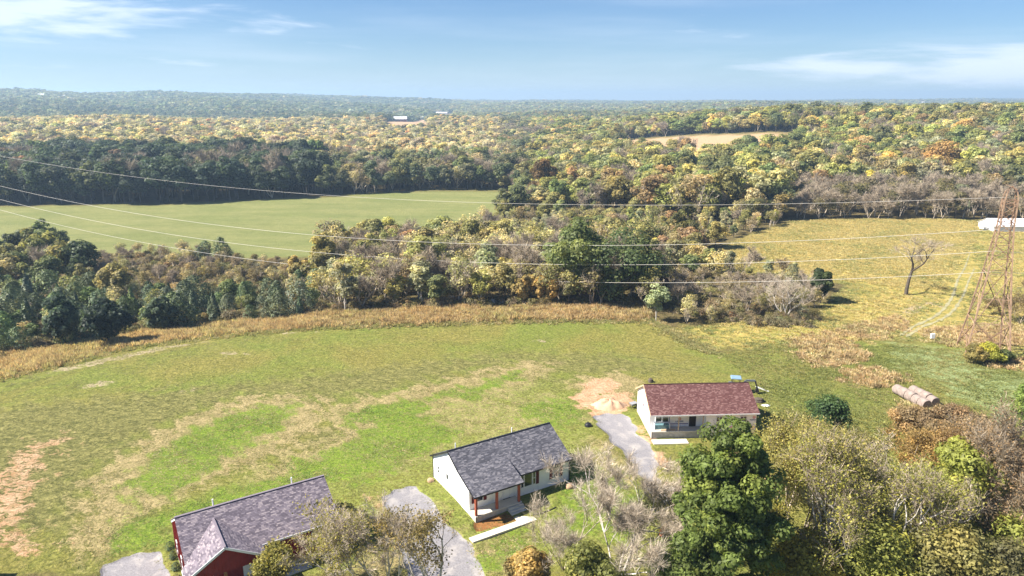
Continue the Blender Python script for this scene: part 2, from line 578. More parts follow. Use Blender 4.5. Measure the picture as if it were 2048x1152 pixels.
for P in Z_CORN:
    corn[fr] = np.maximum(corn[fr], sstep(-6, 6, sdist(P, GX[fr], GY[fr])))
woods = 1 - np.maximum.reduce([full(open_), field, corn])
woods[(GR.ravel() < 60)] = 0

V = np.stack([GX, GY, GZ], 1)
ii = np.arange(nr * na).reshape(nr, na)
a_, b_, c_, d_ = ii[:-1, :-1].ravel(), ii[:-1, 1:].ravel(), ii[1:, 1:].ravel(), ii[1:, :-1].ravel()
F = np.stack([a_, d_, c_, b_], 1)[:, ::-1]


def ground_mat():
    m, t, b = mat_new("ground")
    geo = NN(t, "ShaderNodeNewGeometry")

    def noise(scale, detail=6, rough=0.6, sy=1.0, dist=0.0):
        mp = NN(t, "ShaderNodeMapping")
        mp.inputs["Scale"].default_value = (1, sy, 1)
        LK(t, geo.outputs["Position"], mp.inputs[0])
        n = NN(t, "ShaderNodeTexNoise", i_Scale=scale, i_Detail=detail, i_Roughness=rough, i_Distortion=dist)
        LK(t, mp.outputs[0], n.inputs["Vector"])
        return n.outputs[0]

    fine = noise(2.6, 8, 0.72)
    med = noise(0.55, 7, 0.65, 1.0, 0.4)
    big = noise(0.06, 5, 0.6, 1.0, 0.6)
    tuft = noise(1.1, 5, 0.7, 1.3, 0.8)

    def attr(n):
        s = NN(t, "ShaderNodeSeparateColor")
        LK(t, NN(t, "ShaderNodeAttribute", attribute_name=n).outputs["Color"], s.inputs[0])
        return s.outputs

    ma, mb, mc, md, me_ = attr("ma"), attr("mb"), attr("mc"), attr("md"), attr("me")
    clod = noise(0.9, 6, 0.75, 1.6, 1.0)
    mixn = MATH(t, "ADD", MATH(t, "MULTIPLY", clod, 0.55), MATH(t, "MULTIPLY", fine, 0.45))

    def edge(mask_, k, n=None, soft=0.16):
        """Breaks a soft mask up with noise so its rim is tufted."""
        n = n or tuft
        s = MATH(t, "ADD", mask_, MATH(t, "MULTIPLY", MATH(t, "SUBTRACT", n, 0.5), k))
        return SMOOTH(t, s, 0.5 - soft, 0.5 + soft)

    def shade(c, c2, n, lo=0.3, hi=0.7):
        return MIX(t, SMOOTH(t, n, lo, hi), c, c2)

    lawn_c = MIX(t, SMOOTH(t, big, 0.35, 0.65), shade((0.142, 0.137, 0.031), (0.349, 0.300, 0.085), fine, 0.32, 0.66), shade((0.119, 0.154, 0.029), (0.275, 0.297, 0.064), fine, 0.32, 0.66))
    lawn_c = MIX(t, SMOOTH(t, tuft, 0.5, 0.72, 0, 0.45), lawn_c, (0.30, 0.26, 0.13))
    olive_c = shade((0.112, 0.112, 0.034), (0.301, 0.273, 0.095), mixn, 0.36, 0.62)
    lawn_c = MIX(t, SMOOTH(t, MATH(t, "ADD", me_[0], MATH(t, "MULTIPLY", MATH(t, "SUBTRACT", med, 0.5), 0.9)), 0.15, 0.85), lawn_c, olive_c)
    lawn_c = MIX(t, SMOOTH(t, clod, 0.40, 0.62, 0.75, 0.0), lawn_c, MIX(t, 1.0, lawn_c, (0.62, 0.66, 0.60), "MULTIPLY"))
    c = lawn_c
    tan_c = shade((0.129, 0.122, 0.037), (0.425, 0.334, 0.165), MATH(t, "ADD", MATH(t, "MULTIPLY", fine, 0.6), MATH(t, "MULTIPLY", med, 0.4)), 0.34, 0.60)
    c = MIX(t, edge(ma[1], 2.4, mixn, 0.2), c, tan_c)
    green_c = shade((0.087, 0.150, 0.016), (0.241, 0.314, 0.041), fine, 0.3, 0.68)
    green_c = MIX(t, SMOOTH(t, clod, 0.48, 0.66, 0, 0.75), green_c, (0.26, 0.23, 0.085))
    c = MIX(t, edge(ma[0], 2.2, mixn, 0.22), c, green_c)
    gold_c = MIX(t, SMOOTH(t, med, 0.3, 0.7), shade((0.262, 0.228, 0.064), (0.474, 0.387, 0.116), fine), shade((0.384, 0.276, 0.078), (0.606, 0.458, 0.148), fine))
    c = MIX(t, edge(mb[0], 1.0, med, 0.3), c, gold_c)
    pale_c = shade((0.178, 0.234, 0.085), (0.364, 0.413, 0.194), fine)
    c = MIX(t, edge(mb[2], 1.0, med, 0.3), c, pale_c)
    rust_c = shade((0.208, 0.139, 0.073), (0.418, 0.286, 0.166), fine)
    c = MIX(t, edge(mb[1], 0.9, med, 0.25), c, rust_c)
    field_c = MIX(t, SMOOTH(t, noise(0.028, 6, 0.6, 3.0), 0.35, 0.65), shade((0.155, 0.175, 0.056), (0.225, 0.238, 0.083), fine), shade((0.204, 0.210, 0.073), (0.279, 0.271, 0.108), fine))
    field_c = MIX(t, SMOOTH(t, noise(0.35, 8, 0.75, 3.0), 0.42, 0.60, 0.5, 0.0), field_c, MIX(t, 1.0, field_c, (0.60, 0.66, 0.62), "MULTIPLY"))
    c = MIX(t, mc[1], c, field_c)
    c = MIX(t, mc[2], c, shade((0.40, 0.26, 0.145), (0.47, 0.32, 0.19), med))
    floor_c = shade((0.072, 0.065, 0.026), (0.186, 0.140, 0.065), MATH(t, "ADD", MATH(t, "MULTIPLY", fine, 0.5), MATH(t, "MULTIPLY", med, 0.5)), 0.36, 0.64)
    c = MIX(t, mc[0], c, floor_c)
    wash_c = shade((0.304, 0.236, 0.142), (0.483, 0.394, 0.268), fine)
    c = MIX(t, edge(md[0], 1.2), c, wash_c)
    dirt_c = shade((0.40, 0.225, 0.115), (0.58, 0.395, 0.250), MATH(t, "ADD", MATH(t, "MULTIPLY", fine, 0.5), MATH(t, "MULTIPLY", med, 0.5)), 0.36, 0.64)
    c = MIX(t, edge(ma[2], 2.0, clod), c, dirt_c)
    mulch_c = shade((0.19, 0.088, 0.028), (0.28, 0.135, 0.05), fine)
    c = MIX(t, edge(md[1], 0.5), c, mulch_c)
    grav_c = MIX(t, SMOOTH(t, med, 0.45, 0.72), shade((0.164, 0.156, 0.164), (0.283, 0.271, 0.283), noise(5.5, 8, 0.8)), (0.353, 0.328, 0.312))
    c = MIX(t, edge(md[2], 0.7, tuft, 0.1), c, grav_c)
    LK(t, c, b.inputs["Base Color"])
    b.inputs["Roughness"].default_value = 0.95
    b.inputs["Specular IOR Level"].default_value = 0.1
    bmp = NN(t, "ShaderNodeBump", i_Strength=1.0, i_Distance=0.28)
    h = MATH(t, "ADD", MATH(t, "MULTIPLY", fine, 0.5), MATH(t, "ADD", MATH(t, "MULTIPLY", tuft, 0.8), MATH(t, "MULTIPLY", clod, 1.3)))
    rel = MATH(t, "SUBTRACT", 1.0, MATH(t, "MULTIPLY", MATH(t, "MAXIMUM", md[2], md[1]), 0.85))
    LK(t, MATH(t, "MULTIPLY", h, rel), bmp.inputs["Height"])
    LK(t, bmp.outputs[0], b.inputs["Normal"])
    return m


gme = np_mesh("ground", V, F, [ground_mat()], smooth=True)


def vcol(me, name, a, b, c):
    at_ = me.attributes.new(name, "FLOAT_COLOR", "POINT")
    n = len(a)
    at_.data.foreach_set("color", np.stack([a, b, c, np.ones(n)], 1).astype(np.float32).ravel())


vcol(gme, "ma", full(A_green), full(A_tan), full(A_dirt))
vcol(gme, "mb", full(A_gold), full(A_rust), full(A_pale))
vcol(gme, "mc", woods, field, corn)
vcol(gme, "md", full(A_wash), full(A_mulch), full(A_gravel))
vcol(gme, "me", full(A_olive), full(A_olive) * 0, full(A_olive) * 0)
ground = link_mesh("ground", gme)
ground["kind"] = "structure"

# the two wheel ruts of the dirt track
M_RUT = plain("rut_soil", (0.29, 0.265, 0.145), 0.95, var=0.3, scale=0.7, bump=0.5)
for L in L_TRACK:
    P = []
    for (ax, ay), (bx_, by_) in zip(L[:-1], L[1:]):
        n = max(2, int(math.hypot(bx_ - ax, by_ - ay) / 0.7))
        P += [(ax + (bx_ - ax) * k / n, ay + (by_ - ay) * k / n) for k in range(n)]
    P = np.array(P)
    for _ in range(6):
        P[1:-1] = (P[:-2] + P[1:-1] * 2 + P[2:]) / 4
    d = np.gradient(P, axis=0)
    nn = np.stack([-d[:, 1], d[:, 0]], 1) / (np.linalg.norm(d, axis=1, keepdims=True) + 1e-9)
    wv = (0.34 + 0.10 * np.sin(np.arange(len(P)) * 0.9) + rng.uniform(-.1, .1, len(P)))[:, None]
    wv *= np.clip(1.15 - 0.75 * np.linspace(0, 1, len(P)), .25, 1)[:, None]
    wv[:3] *= np.array([[.2], [.5], [.8]])
    wv[-4:] *= np.array([[.8], [.6], [.4], [.15]])
    A, B = P + nn * wv, P - nn * wv
    Vr = np.concatenate([np.column_stack([A, terr(A[:, 0], A[:, 1]) + .05]), np.column_stack([B, terr(B[:, 0], B[:, 1]) + .05])])
    m_ = len(P)
    Fr = np.array([(i, i + 1, m_ + i + 1, m_ + i) for i in range(m_ - 1)])[:, ::-1]
    o = link_mesh("dirt_track", np_mesh("dirt_track", Vr, Fr, [M_RUT], True))
    o["kind"] = "structure"

# ------------------------------------------------------------------ plants: shapes
def unit(v):
    return v / (np.linalg.norm(v, axis=-1, keepdims=True) + 1e-9)


def leaf_quads(P, N, s, g, aspect=0.62, droop=0.25):
    """A bent, pointed leaf clump at every point P facing N."""
    n = len(P)
    t1 = unit(np.cross(N, g.normal(size=(n, 3))))
    t2 = np.cross(N, t1)
    s = np.broadcast_to(np.asarray(s, float), (n,))[:, None] * g.uniform(0.7, 1.3, (n, 1))
    d = -N * s * droop
    V = np.stack([P + t1 * s + d, P + t2 * s * aspect, P - t1 * s + d, P - t2 * s * aspect], 1).reshape(-1, 3)
    F = np.arange(4 * n).reshape(n, 4)
    return V, F


def sphere_dirs(g, n, up=0.25):
    d = g.normal(size=(n, 3))
    d = unit(d)
    d[:, 2] += up
    return unit(d)


def crown_leafy(seed, nl=24, per=90, wr=0.62, z0=0.26, ls=0.026, lr=(0.20, 0.34), top=0.62, loose=False):
    """Crown of unit height made of leaf clumps gathered in uneven lobes."""
    g = np.random.default_rng(seed)
    hw = wr / 2
    zc, hz = (1 + z0) / 2, (1 - z0) / 2
    C = []
    k = 0
    while len(C) < nl:
        d = sphere_dirs(g, 1, 0.15)[0]
        f = (g.uniform(0.42, 0.96) if loose else g.uniform(0.42, 0.82)) if k % 5 else g.uniform(0.1, 0.4)
        k += 1
        r = g.uniform(*lr) * hw * 1.35
        z = zc + d[2] * hz * f
        taper = 1.0 - 0.30 * max(0, (z - zc) / hz) - 0.25 * max(0, (zc - z) / hz)
        C.append((d[0] * hw * f * taper, d[1] * hw * f * taper, z, r, g.uniform(0, 1)))
    Vs, Fs, L, n0 = [], [], [], 0
    for (x, y, z, r, lb) in C:
        m = int(per * g.uniform(0.6, 1.3))
        d = sphere_dirs(g, m, top * 0.5)
        rad = r * (0.45 + 0.6 * np.sqrt(g.uniform(0, 1, (m, 1))))
        P = np.array([x, y, z]) + d * rad * np.array([1, 1, 0.8])
        N = unit(d + g.normal(size=(m, 3)) * 0.36 + np.array([0, 0, 0.28]))
        v, f = leaf_quads(P, N, ls, g)
        Vs.append(v)
        Fs.append(f + n0)
        n0 += len(v)
        L.append(np.full(len(v), lb))
    return np.concatenate(Vs), np.concatenate(Fs), np.concatenate(L), C


def crown_cedar(seed, n=1500, wr=0.5, ls=0.028, power=0.75, z0=0.03):
    g = np.random.default_rng(seed)
    z = z0 + (1 - z0) * g.uniform(0, 1, n) ** 1.35
    a = g.uniform(0, 2 * math.pi, n)
    prof = (1 - ((z - z0) / (1 - z0)) ** (1.0 if power > .65 else 2.2)) ** power * np.minimum(1, 0.6 + 1.8 * (z - z0))
    ph = g.uniform(0, 6.28, 6)
    lump = 1 + 0.16 * np.sin(3 * a + 11 * z + ph[0]) + 0.13 * np.sin(5 * a - 17 * z + ph[1]) + 0.1 * np.sin(9 * a + 31 * z + ph[2])
    rad = wr / 2 * prof * lump * g.uniform(0.72, 1.05, n)
    P = np.stack([rad * np.cos(a), rad * np.sin(a), z], 1)
    N = unit(np.stack([np.cos(a), np.sin(a), 0.5 + 0 * a], 1) + g.normal(size=(n, 3)) * 0.4)
    V, F = leaf_quads(P, N, ls, g, 0.5, 0.1)
    lb = np.repeat(np.clip(0.5 + 0.5 * np.sin(3 * a + 11 * z + ph[3]) + g.normal(size=n) * 0.1, 0, 1), 4)
    return V, F, lb


def tubes(S, sides=4):
    """S: list of (p0, p1, r0, r1). One open tapered tube per segment."""
    A = np.array([s[0] for s in S], float)
    B = np.array([s[1] for s in S], float)
    r0 = np.array([s[2] for s in S])[:, None]
    r1 = np.array([s[3] for s in S])[:, None]
    d = unit(B - A)
    up = np.where(np.abs(d[:, 2:3]) < 0.9, np.array([[0, 0, 1.0]]), np.array([[1.0, 0, 0]]))
    p = unit(np.cross(d, up))
    q = np.cross(p, d)
    n = len(S)
    V = np.zeros((n, 2, sides, 3))
    for i in range(sides):
        t = 2 * math.pi * i / sides
        o = p * math.cos(t) + q * math.sin(t)
        V[:, 0, i] = A + o * r0
        V[:, 1, i] = B + o * r1
    base = (np.arange(n) * 2 * sides)[:, None]
    Fs = [np.concatenate([base + i, base + (i + 1) % sides, base + sides + (i + 1) % sides, base + sides + i], 1) for i in range(sides)]
    return V.reshape(-1, 3), np.concatenate(Fs)


def grow(g, p, d, L, r, lv, S, tips, spread=0.55, kids=(2, 4), up=0.25, bend=0.18, ratio=0.72, segs=3, rr=0.62, minr=0.0):
    """Branches that fork and bend; fills S with segments and tips with (end, direction)."""
    d = np.array(d, float)
    p = np.array(p, float)
    for k in range(segs):
        d = unit(d + g.normal(size=3) * bend + np.array([0, 0, up * 0.25]))
        q = p + d * L / segs
        ra = r * (1 - (1 - rr) * k / segs)
        rb = r * (1 - (1 - rr) * (k + 1) / segs)
        S.append((p, q, max(ra, minr), max(rb, minr), lv))
        if lv > 0 and k >= 1 and g.uniform() < 0.6:
            sd = unit(d + unit(np.cross(d, g.normal(size=3))) * (spread * 1.5) + np.array([0, 0, up * 0.5]))
            grow(g, q, sd, L * ratio * g.uniform(0.5, 0.9), rb * 0.55, lv - 1, S, tips, spread, kids, up, bend, ratio, segs, rr, minr)
        p = q
    if lv == 0:
        tips.append((p, d))
        return
    for _ in range(int(g.integers(kids[0], kids[1] + 1))):
        nd = unit(d + unit(np.cross(d, g.normal(size=3))) * spread * g.uniform(0.6, 1.3) + np.array([0, 0, up]))
        grow(g, p, nd, L * ratio * g.uniform(0.75, 1.15), r * rr * g.uniform(0.75, 1.0), lv - 1, S, tips, spread, kids, up, bend, ratio, segs, rr, minr)


def slivers(g, tips, n, L, w, spread=0.7, up=0.2):
    """Fine end twigs: thin long triangles fanned out from each tip."""
    P = np.repeat(np.array([t[0] for t in tips]), n, 0)
    D = np.repeat(np.array([t[1] for t in tips]), n, 0)
    m = len(P)
    P = P - D * L * g.uniform(0, 1.0, (m, 1))
    d = unit(D + g.normal(size=(m, 3)) * spread + np.array([0, 0, up]))
    l = L * g.uniform(0.5, 1.2, (m, 1))
    s = unit(np.cross(d, g.normal(size=(m, 3)))) * w
    mid = P + d * l * 0.55 + g.normal(size=(m, 3)) * L * 0.012
    V = np.stack([P + s, P - s, mid + s * 0.15 * 4, P + d * l], 1).reshape(-1, 3)
    F = np.stack([np.arange(m) * 4, np.arange(m) * 4 + 1, np.arange(m) * 4 + 3, np.arange(m) * 4 + 2], 1)
    return V, F


def add_lobe(me, L):
    a = me.attributes.new("lobe", "FLOAT", "POINT")
    a.data.foreach_set("value", np.asarray(L, np.float32))


def join(parts):
    """parts: list of (V, F, material index, lobe or None) -> arrays"""
    Vs, Fs, M, L, n0 = [], [], [], [], 0
    for v, f, mi, l in parts:
        Vs.append(v)
        Fs.append(np.asarray(f) + n0)
        M.append(np.full(len(f), mi))
        L.append(np.full(len(v), 0.5) if l is None else l)
        n0 += len(v)
    return np.concatenate(Vs), np.concatenate(Fs), np.concatenate(M), np.concatenate(L)


TPL = {}          # kind -> list of (crown mesh, trunk mesh, joined mesh)


def reg(kind, crown, trunk, cm, tm, cl=None):
    V1, F1 = crown[:2]
    a = np_mesh(kind + "_crown", V1, F1, [cm])
    add_lobe(a, cl if cl is not None else np.full(len(V1), 0.5))
    tr = None
    parts = [(V1, F1, 0, cl)]
    if trunk is not None:
        tr = np_mesh(kind + "_trunk", trunk[0], trunk[1], [tm])
        parts.append((trunk[0], trunk[1], 1, None))
    V_, F_, M_, L_ = join(parts)
    j = np_mesh(kind + "_whole", V_, F_, [cm, tm], mi=M_)
    add_lobe(j, L_)
    TPL.setdefault(kind, []).append((a, tr, j))


def trunk_for(C, seed, r=0.016, z0=0.26, sides=5):
    g = np.random.default_rng(seed)
    S = [((0, 0, -0.05), (0.004, 0.0, z0 * 0.6), r * 1.25, r), ((0.004, 0, z0 * 0.6), (0.0, 0.01, z0 + 0.12), r, r * 0.8), ((0.0, 0.01, z0 + .12), (0.0, 0.0, 0.8), r * 0.8, r * 0.25)]
    for c in C[: 12]:
        zz = min(max(z0 * 0.75, c[2] - 0.22), 0.7)
        mid = (c[0] * 0.55, c[1] * 0.55, (zz + c[2]) / 2 + 0.0)
        S += [((0, 0, zz), mid, r * 0.5, r * 0.35), (mid, c[:3], r * 0.35, r * 0.12)]
    return tubes(S, sides)


for s in range(7):
    V_, F_, L_, C_ = crown_leafy(100 + s, nl=22 + 2 * (s % 4), per=95, wr=0.60 + 0.07 * (s % 3), z0=0.16 + 0.05 * (s % 3), ls=0.030)
    reg("leafy", (V_, F_), trunk_for(C_, s), M_LEAF, M_BARK, L_)
for s in range(4):
    V_, F_, L_, C_ = crown_leafy(140 + s, nl=20, per=80, wr=0.40 + 0.05 * (s % 2), z0=0.16, ls=0.026, lr=(0.26, 0.42))
    reg("slim", (V_, F_), trunk_for(C_, s, 0.012, 0.16), M_LEAF, M_BARK_PALE, L_)
for s in range(4):
    V_, F_, L_, C_ = crown_leafy(160 + s, nl=24, per=34, wr=0.58, z0=0.24, ls=0.024, lr=(0.24, 0.4))
    g_ = np.random.default_rng(60 + s)
    S_, T_ = [], []
    for q in range(3):
        grow(g_, (0, 0, 0.0 if q == 0 else 0.1), (g_.normal() * .2, g_.normal() * .2, 1), 0.34, 0.014, 3, S_, T_, spread=0.55, up=0.3, ratio=0.62)
    S_ = [(a, b, r0, r1) for a, b, r0, r1, l in S_]
    reg("sparse", (V_, F_), tubes(S_, 3), M_LEAF, M_TWIG_PALE, L_)
for s in range(5):
    g_ = np.random.default_rng(30 + s)
    S_, T_ = [], []
    for q in range(2 + s % 2):
        grow(g_, (0, 0, 0), (g_.normal() * .18, g_.normal() * .18, 1), 0.36, 0.013, 3, S_, T_, spread=0.5, up=0.32, ratio=0.64)
    zmax = max(t[0][2] for t in T_)
    sv = slivers(g_, T_, 22, 0.11, 0.0019)
    k = 1.0 / (zmax + 0.04)
    tv = tubes([(np.array(a) * k, np.array(b) * k, r0 * k, r1 * k) for a, b, r0, r1, l in S_], 3)
    reg("bare", (sv[0] * k, sv[1]), tv, M_TWIG, M_TWIG_PALE)
for s in range(4):
    V_, F_, L_ = crown_cedar(200 + s, wr=(.80, .62, .72, .44)[s], power=(.5, .55, .5, .8)[s], n=1900)
    reg("cedar", (V_, F_), tubes([((0, 0, -0.03), (0, 0, 0.5), 0.02, 0.01)], 5), M_NEEDLE, M_BARK, L_)
for s in range(5):
    V_, F_, L_, C_ = crown_leafy(220 + s, nl=16, per=55, wr=1.15 + 0.2 * (s % 3), z0=0.02, ls=0.055, lr=(0.22, 0.4))
    g_ = np.random.default_rng(90 + s)
    T_ = [(np.array([g_.normal() * .3, g_.normal() * .3, 0.45]), np.array([g_.normal() * .5, g_.normal() * .5, 1.0])) for _ in range(40)]
    reg("shrub", (V_, F_), slivers(g_, T_, 3, 0.55, 0.008), M_LEAF, M_TWIG, L_)
for s in range(6):
    V_, F_, L_, C_ = crown_leafy(300 + s, nl=17, per=40, wr=(.66, .8, .5, .74, .58, .44)[s], z0=0.08, ls=0.048, lr=(0.24, 0.46))
    reg("far", (V_, F_), tubes([((0, 0, -0.05), (0, 0, 0.6), 0.02, 0.01)], 3), M_LEAF, M_BARK, L_)
for s in range(4):
    V_, F_, L_, C_ = crown_leafy(340 + s, nl=9, per=13, wr=0.95 + 0.15 * (s % 2), z0=0.0, ls=0.12, lr=(0.3, 0.5))
    reg("vfar", (V_, F_), None, M_LEAF, M_BARK, L_)

LIB = bpy.data.collections.new("plant_shapes")       # shapes the scattered masses draw on; not linked to the scene
LIBX = {}


def lib(key, meshes):
    c = bpy.data.collections.new(key)
    for i, me in enumerate(meshes):
        o = bpy.data.objects.new("%s_%03d" % (key, i), me)
        c.objects.link(o)
    LIBX[key] = (c, len(meshes))
    return c


FOREST_ORDER = []
_all = []
for kd in ("leafy", "slim", "sparse", "bare", "cedar", "shrub", "far", "vfar"):
    for i, t_ in enumerate(TPL[kd]):
        FOREST_ORDER.append((kd, i))
        _all.append(t_[2])
lib("forest_shape", _all)
FIRST = {kd: next(i for i, k in enumerate(FOREST_ORDER) if k[0] == kd) for kd in TPL}


def scatter(name, P, rot, scl, idx, tint, key, label=None):
    """One 'stuff' object: a point per plant, the plants drawn by geometry nodes."""
    n = len(P)
    me = bpy.data.meshes.new(name)
    me.vertices.add(n)
    me.vertices.foreach_set("co", np.asarray(P, np.float32).ravel())
    for nm, ty, arr, fld in (("rot", "FLOAT_VECTOR", rot, "vector"), ("scl", "FLOAT_VECTOR", scl, "vector")):
        a = me.attributes.new(nm, ty, "POINT")
        a.data.foreach_set(fld, np.asarray(arr, np.float32).ravel())
    a = me.attributes.new("idx", "INT", "POINT")
    a.data.foreach_set("value", np.asarray(idx, np.int32))
    a = me.attributes.new("tint", "FLOAT_COLOR", "POINT")
    a.data.foreach_set("color", np.concatenate([np.asarray(tint), np.ones((n, 1))], 1).astype(np.float32).ravel())
    o = link_mesh(name, me)
    t = bpy.data.node_groups.new(name + "_scatter", "GeometryNodeTree")
    t.interface.new_socket("Geometry", in_out="INPUT", socket_type="NodeSocketGeometry")
    t.interface.new_socket("Geometry", in_out="OUTPUT", socket_type="NodeSocketGeometry")
    gi, go = t.nodes.new("NodeGroupInput"), t.nodes.new("NodeGroupOutput")
    ip = t.nodes.new("GeometryNodeInstanceOnPoints")
    ci = t.nodes.new("GeometryNodeCollectionInfo")
    ci.inputs["Collection"].default_value = LIBX[key][0]
    ci.inputs["Separate Children"].default_value = True
    ci.inputs["Reset Children"].default_value = True

    def na(nm, ty):
        x = t.nodes.new("GeometryNodeInputNamedAttribute")
        x.data_type = ty
        x.inputs["Name"].default_value = nm
        return x.outputs[0]

    ip.inputs["Pick Instance"].default_value = True
    t.links.new(gi.outputs[0], ip.inputs["Points"])
    t.links.new(ci.outputs[0], ip.inputs["Instance"])
    t.links.new(na("idx", "INT"), ip.inputs["Instance Index"])
    t.links.new(na("rot", "FLOAT_VECTOR"), ip.inputs["Rotation"])
    t.links.new(na("scl", "FLOAT_VECTOR"), ip.inputs["Scale"])
    t.links.new(ip.outputs[0], go.inputs[0])
    md = o.modifiers.new("scatter", "NODES")
    md.node_group = t
    o["kind"] = "stuff"
    if label:
        o["label"] = label
    return o


# ------------------------------------------------------------------ colours of the autumn woods
CLR = {
    "dark green": (0.058, 0.088, 0.046), "blue-green": (0.072, 0.098, 0.072), "green": (0.120, 0.165, 0.056), "olive": (0.195, 0.180, 0.060),
    "yellow-green": (0.295, 0.305, 0.085), "straw": (0.48, 0.415, 0.235), "yellow": (0.52, 0.42, 0.155), "orange": (0.45, 0.26, 0.095),
    "rust": (0.27, 0.150, 0.085), "brown": (0.23, 0.180, 0.115), "grey-green": (0.260, 0.280, 0.185), "beige": (0.46, 0.415, 0.305), "grey": (0.2, 0.18, 0.15),
}
# zone -> (height range, [(kind, colour, weight)])
ZONES = {
    0: ((12, 17), [("leafy", "grey-green", 3), ("leafy", "blue-green", 4), ("leafy", "green", 3), ("leafy", "olive", 2), ("leafy", "beige", .6)]),
    1: ((11, 17), [("leafy", "straw", 4.5), ("leafy", "beige", 4), ("leafy", "yellow-green", 1.6), ("leafy", "olive", 1.4), ("leafy", "dark green", .9), ("leafy", "yellow", .7), ("bare", "grey", .8), ("leafy", "rust", .3), ("leafy", "orange", .25)]),
    2: ((17, 22), [("leafy", "dark green", 5), ("leafy", "blue-green", 4), ("leafy", "green", 1.2), ("bare", "grey", .8), ("leafy", "olive", .5), ("leafy", "rust", .15)]),
    3: ((12, 17), [("leafy", "dark green", 2.5), ("leafy", "olive", 2), ("sparse", "brown", 1.5), ("bare", "grey", 1.6), ("leafy", "green", 1.2), ("sparse", "straw", 1), ("leafy", "grey-green", 1)]),
    4: ((12, 18), [("leafy", "green", 2.6), ("leafy", "olive", 3), ("leafy", "yellow-green", 2.6), ("leafy", "rust", .6), ("leafy", "straw", 1.3), ("leafy", "dark green", 1.2), ("bare", "grey", .9), ("leafy", "orange", .22), ("leafy", "yellow", .35), ("sparse", "brown", .8), ("leafy", "grey-green", 1.2)]),
    5: ((9, 13), [("bare", "grey", 4), ("sparse", "olive", 2), ("sparse", "brown", 1.2), ("leafy", "olive", .8), ("slim", "grey-green", .8)]),
    6: ((8, 13), [("bare", "grey", 1.7), ("sparse", "olive", 2), ("sparse", "straw", 1.3), ("slim", "yellow-green", 1.7), ("slim", "grey-green", 1.8), ("leafy", "olive", 1.9), ("leafy", "green", .8), ("sparse", "brown", 1.1), ("cedar", "dark green", .5), ("leafy", "rust", .2)]),
    7: ((8.5, 12), [("leafy", "dark green", 3.5), ("leafy", "green", 1.5), ("leafy", "olive", 2.2), ("sparse", "straw", .7), ("bare", "grey", .6)]),
    8: ((4.5, 8), [("cedar", "dark green", 4), ("cedar", "green", 2.5), ("cedar", "blue-green", 2), ("leafy", "green", 1), ("sparse", "straw", .6), ("sparse", "olive", .6)]),
    9: ((1.3, 2.6), [("shrub", "brown", 4), ("shrub", "rust", .3), ("shrub", "olive", 3.5), ("shrub", "grey-green", .8)]),
    10: ((5, 8.5), [("bare", "grey", 1.8), ("sparse", "olive", 2.6), ("sparse", "straw", 1), ("sparse", "brown", 1), ("leafy", "olive", .8), ("cedar", "dark green", .25)]),
    11: ((11, 16), [("leafy", "grey-green", 3), ("leafy", "yellow-green", 2), ("leafy", "olive", 3), ("leafy", "green", 2), ("leafy", "blue-green", 2), ("leafy", "rust", .5), ("leafy", "straw", .8)]),
}


def zone_of(bx, by):
    z = np.full(bx.shape, 6)
    z[(by < 440) & (bx >= 1000)] = 4
    z[(bx > 1590) & (by > 398) & (by < 445)] = 5
    z[(bx < 1060) & (by < 425)] = 3
    z[(bx < 640) & (by < 428)] = 2
    z[(bx < 1000) & (by < 338)] = 1
    z[(by < 250)] = 11
    z[(by < 250) & (bx < 900)] = 0
    z[(bx < 330) & (by > 428)] = 7
    z[(bx > 180) & (bx < 640) & (by > 480) & (by < 602)] = 9
    z[(bx > 400) & (bx < 470) & (by > 480) & (by < 530)] = 8
    z[(bx < 640) & (by >= 596)] = 8
    z[(bx < 300) & (by >= 640)] = 8
    z[(bx > 1330) & (by > 560)] = 10
    return z


OPEN_POLYS = [(Z_LAWN, 1.0), (Z_BAND, -0.3), (Z_MEADOW, 1.0), (Z_FIELD, 1.5)] + [(p, 4.0) for p in Z_CORN]
Z_YARD = poly([(-700, 920), (-300, 850), (0, 770), (700, 700), (1440, 712), (1560, 695), (1830, 690), (2300, 700), (2700, 1151), (1000, 1151), (-700, 1151)])


def forest_points(r0, r1, s, azmax=47):
    R_ = r1 / math.cos(R(0))
    xs = np.arange(-r1 * math.sin(R(azmax)), r1 * math.sin(R(azmax)), s)
    ys = np.arange(r0 * math.cos(R(azmax)), r1, s)
    X, Y = np.meshgrid(xs, ys)
    X = X + rng.uniform(-.42, .42, X.shape) * s
    Y = Y + rng.uniform(-.42, .42, Y.shape) * s
    X, Y = X.ravel(), Y.ravel()
    r = np.hypot(X, Y)
    k = (r >= r0) & (r < r1) & (np.abs(np.arctan2(X, Y)) < R(azmax))
    X, Y, r = X[k], Y[k], r[k]
    keep = np.ones(X.shape, bool)
    for P, mg in OPEN_POLYS + [(Z_YARD, 0.5)]:
        lo, hi = P.min(0) - 6, P.max(0) + 6
        kk = (X > lo[0]) & (X < hi[0]) & (Y > lo[1]) & (Y < hi[1]) & keep
        if kk.any():
            keep[np.where(kk)[0][sdist(P, X[kk], Y[kk]) > -mg]] = False
    return X[keep], Y[keep]


PX_, PY_, SP_ = [], [], []
for r0, r1, s in ((85, 330, 4.6), (330, 480, 5.6), (480, 900, 6.4), (900, 1700, 8.4), (1700, 3000, 14), (3000, 5200, 24), (5200, 7900, 40)):
    x, y = forest_points(r0, r1, s)
    PX_.append(x)
    PY_.append(y)
    SP_.append(np.full(x.shape, s))
FX, FY, FS = np.concatenate(PX_), np.concatenate(PY_), np.concatenate(SP_)
FZ = terr(FX, FY)
bx, by, bd = proj(np.stack([FX, FY, FZ], 1))
zn = zone_of(bx, by)
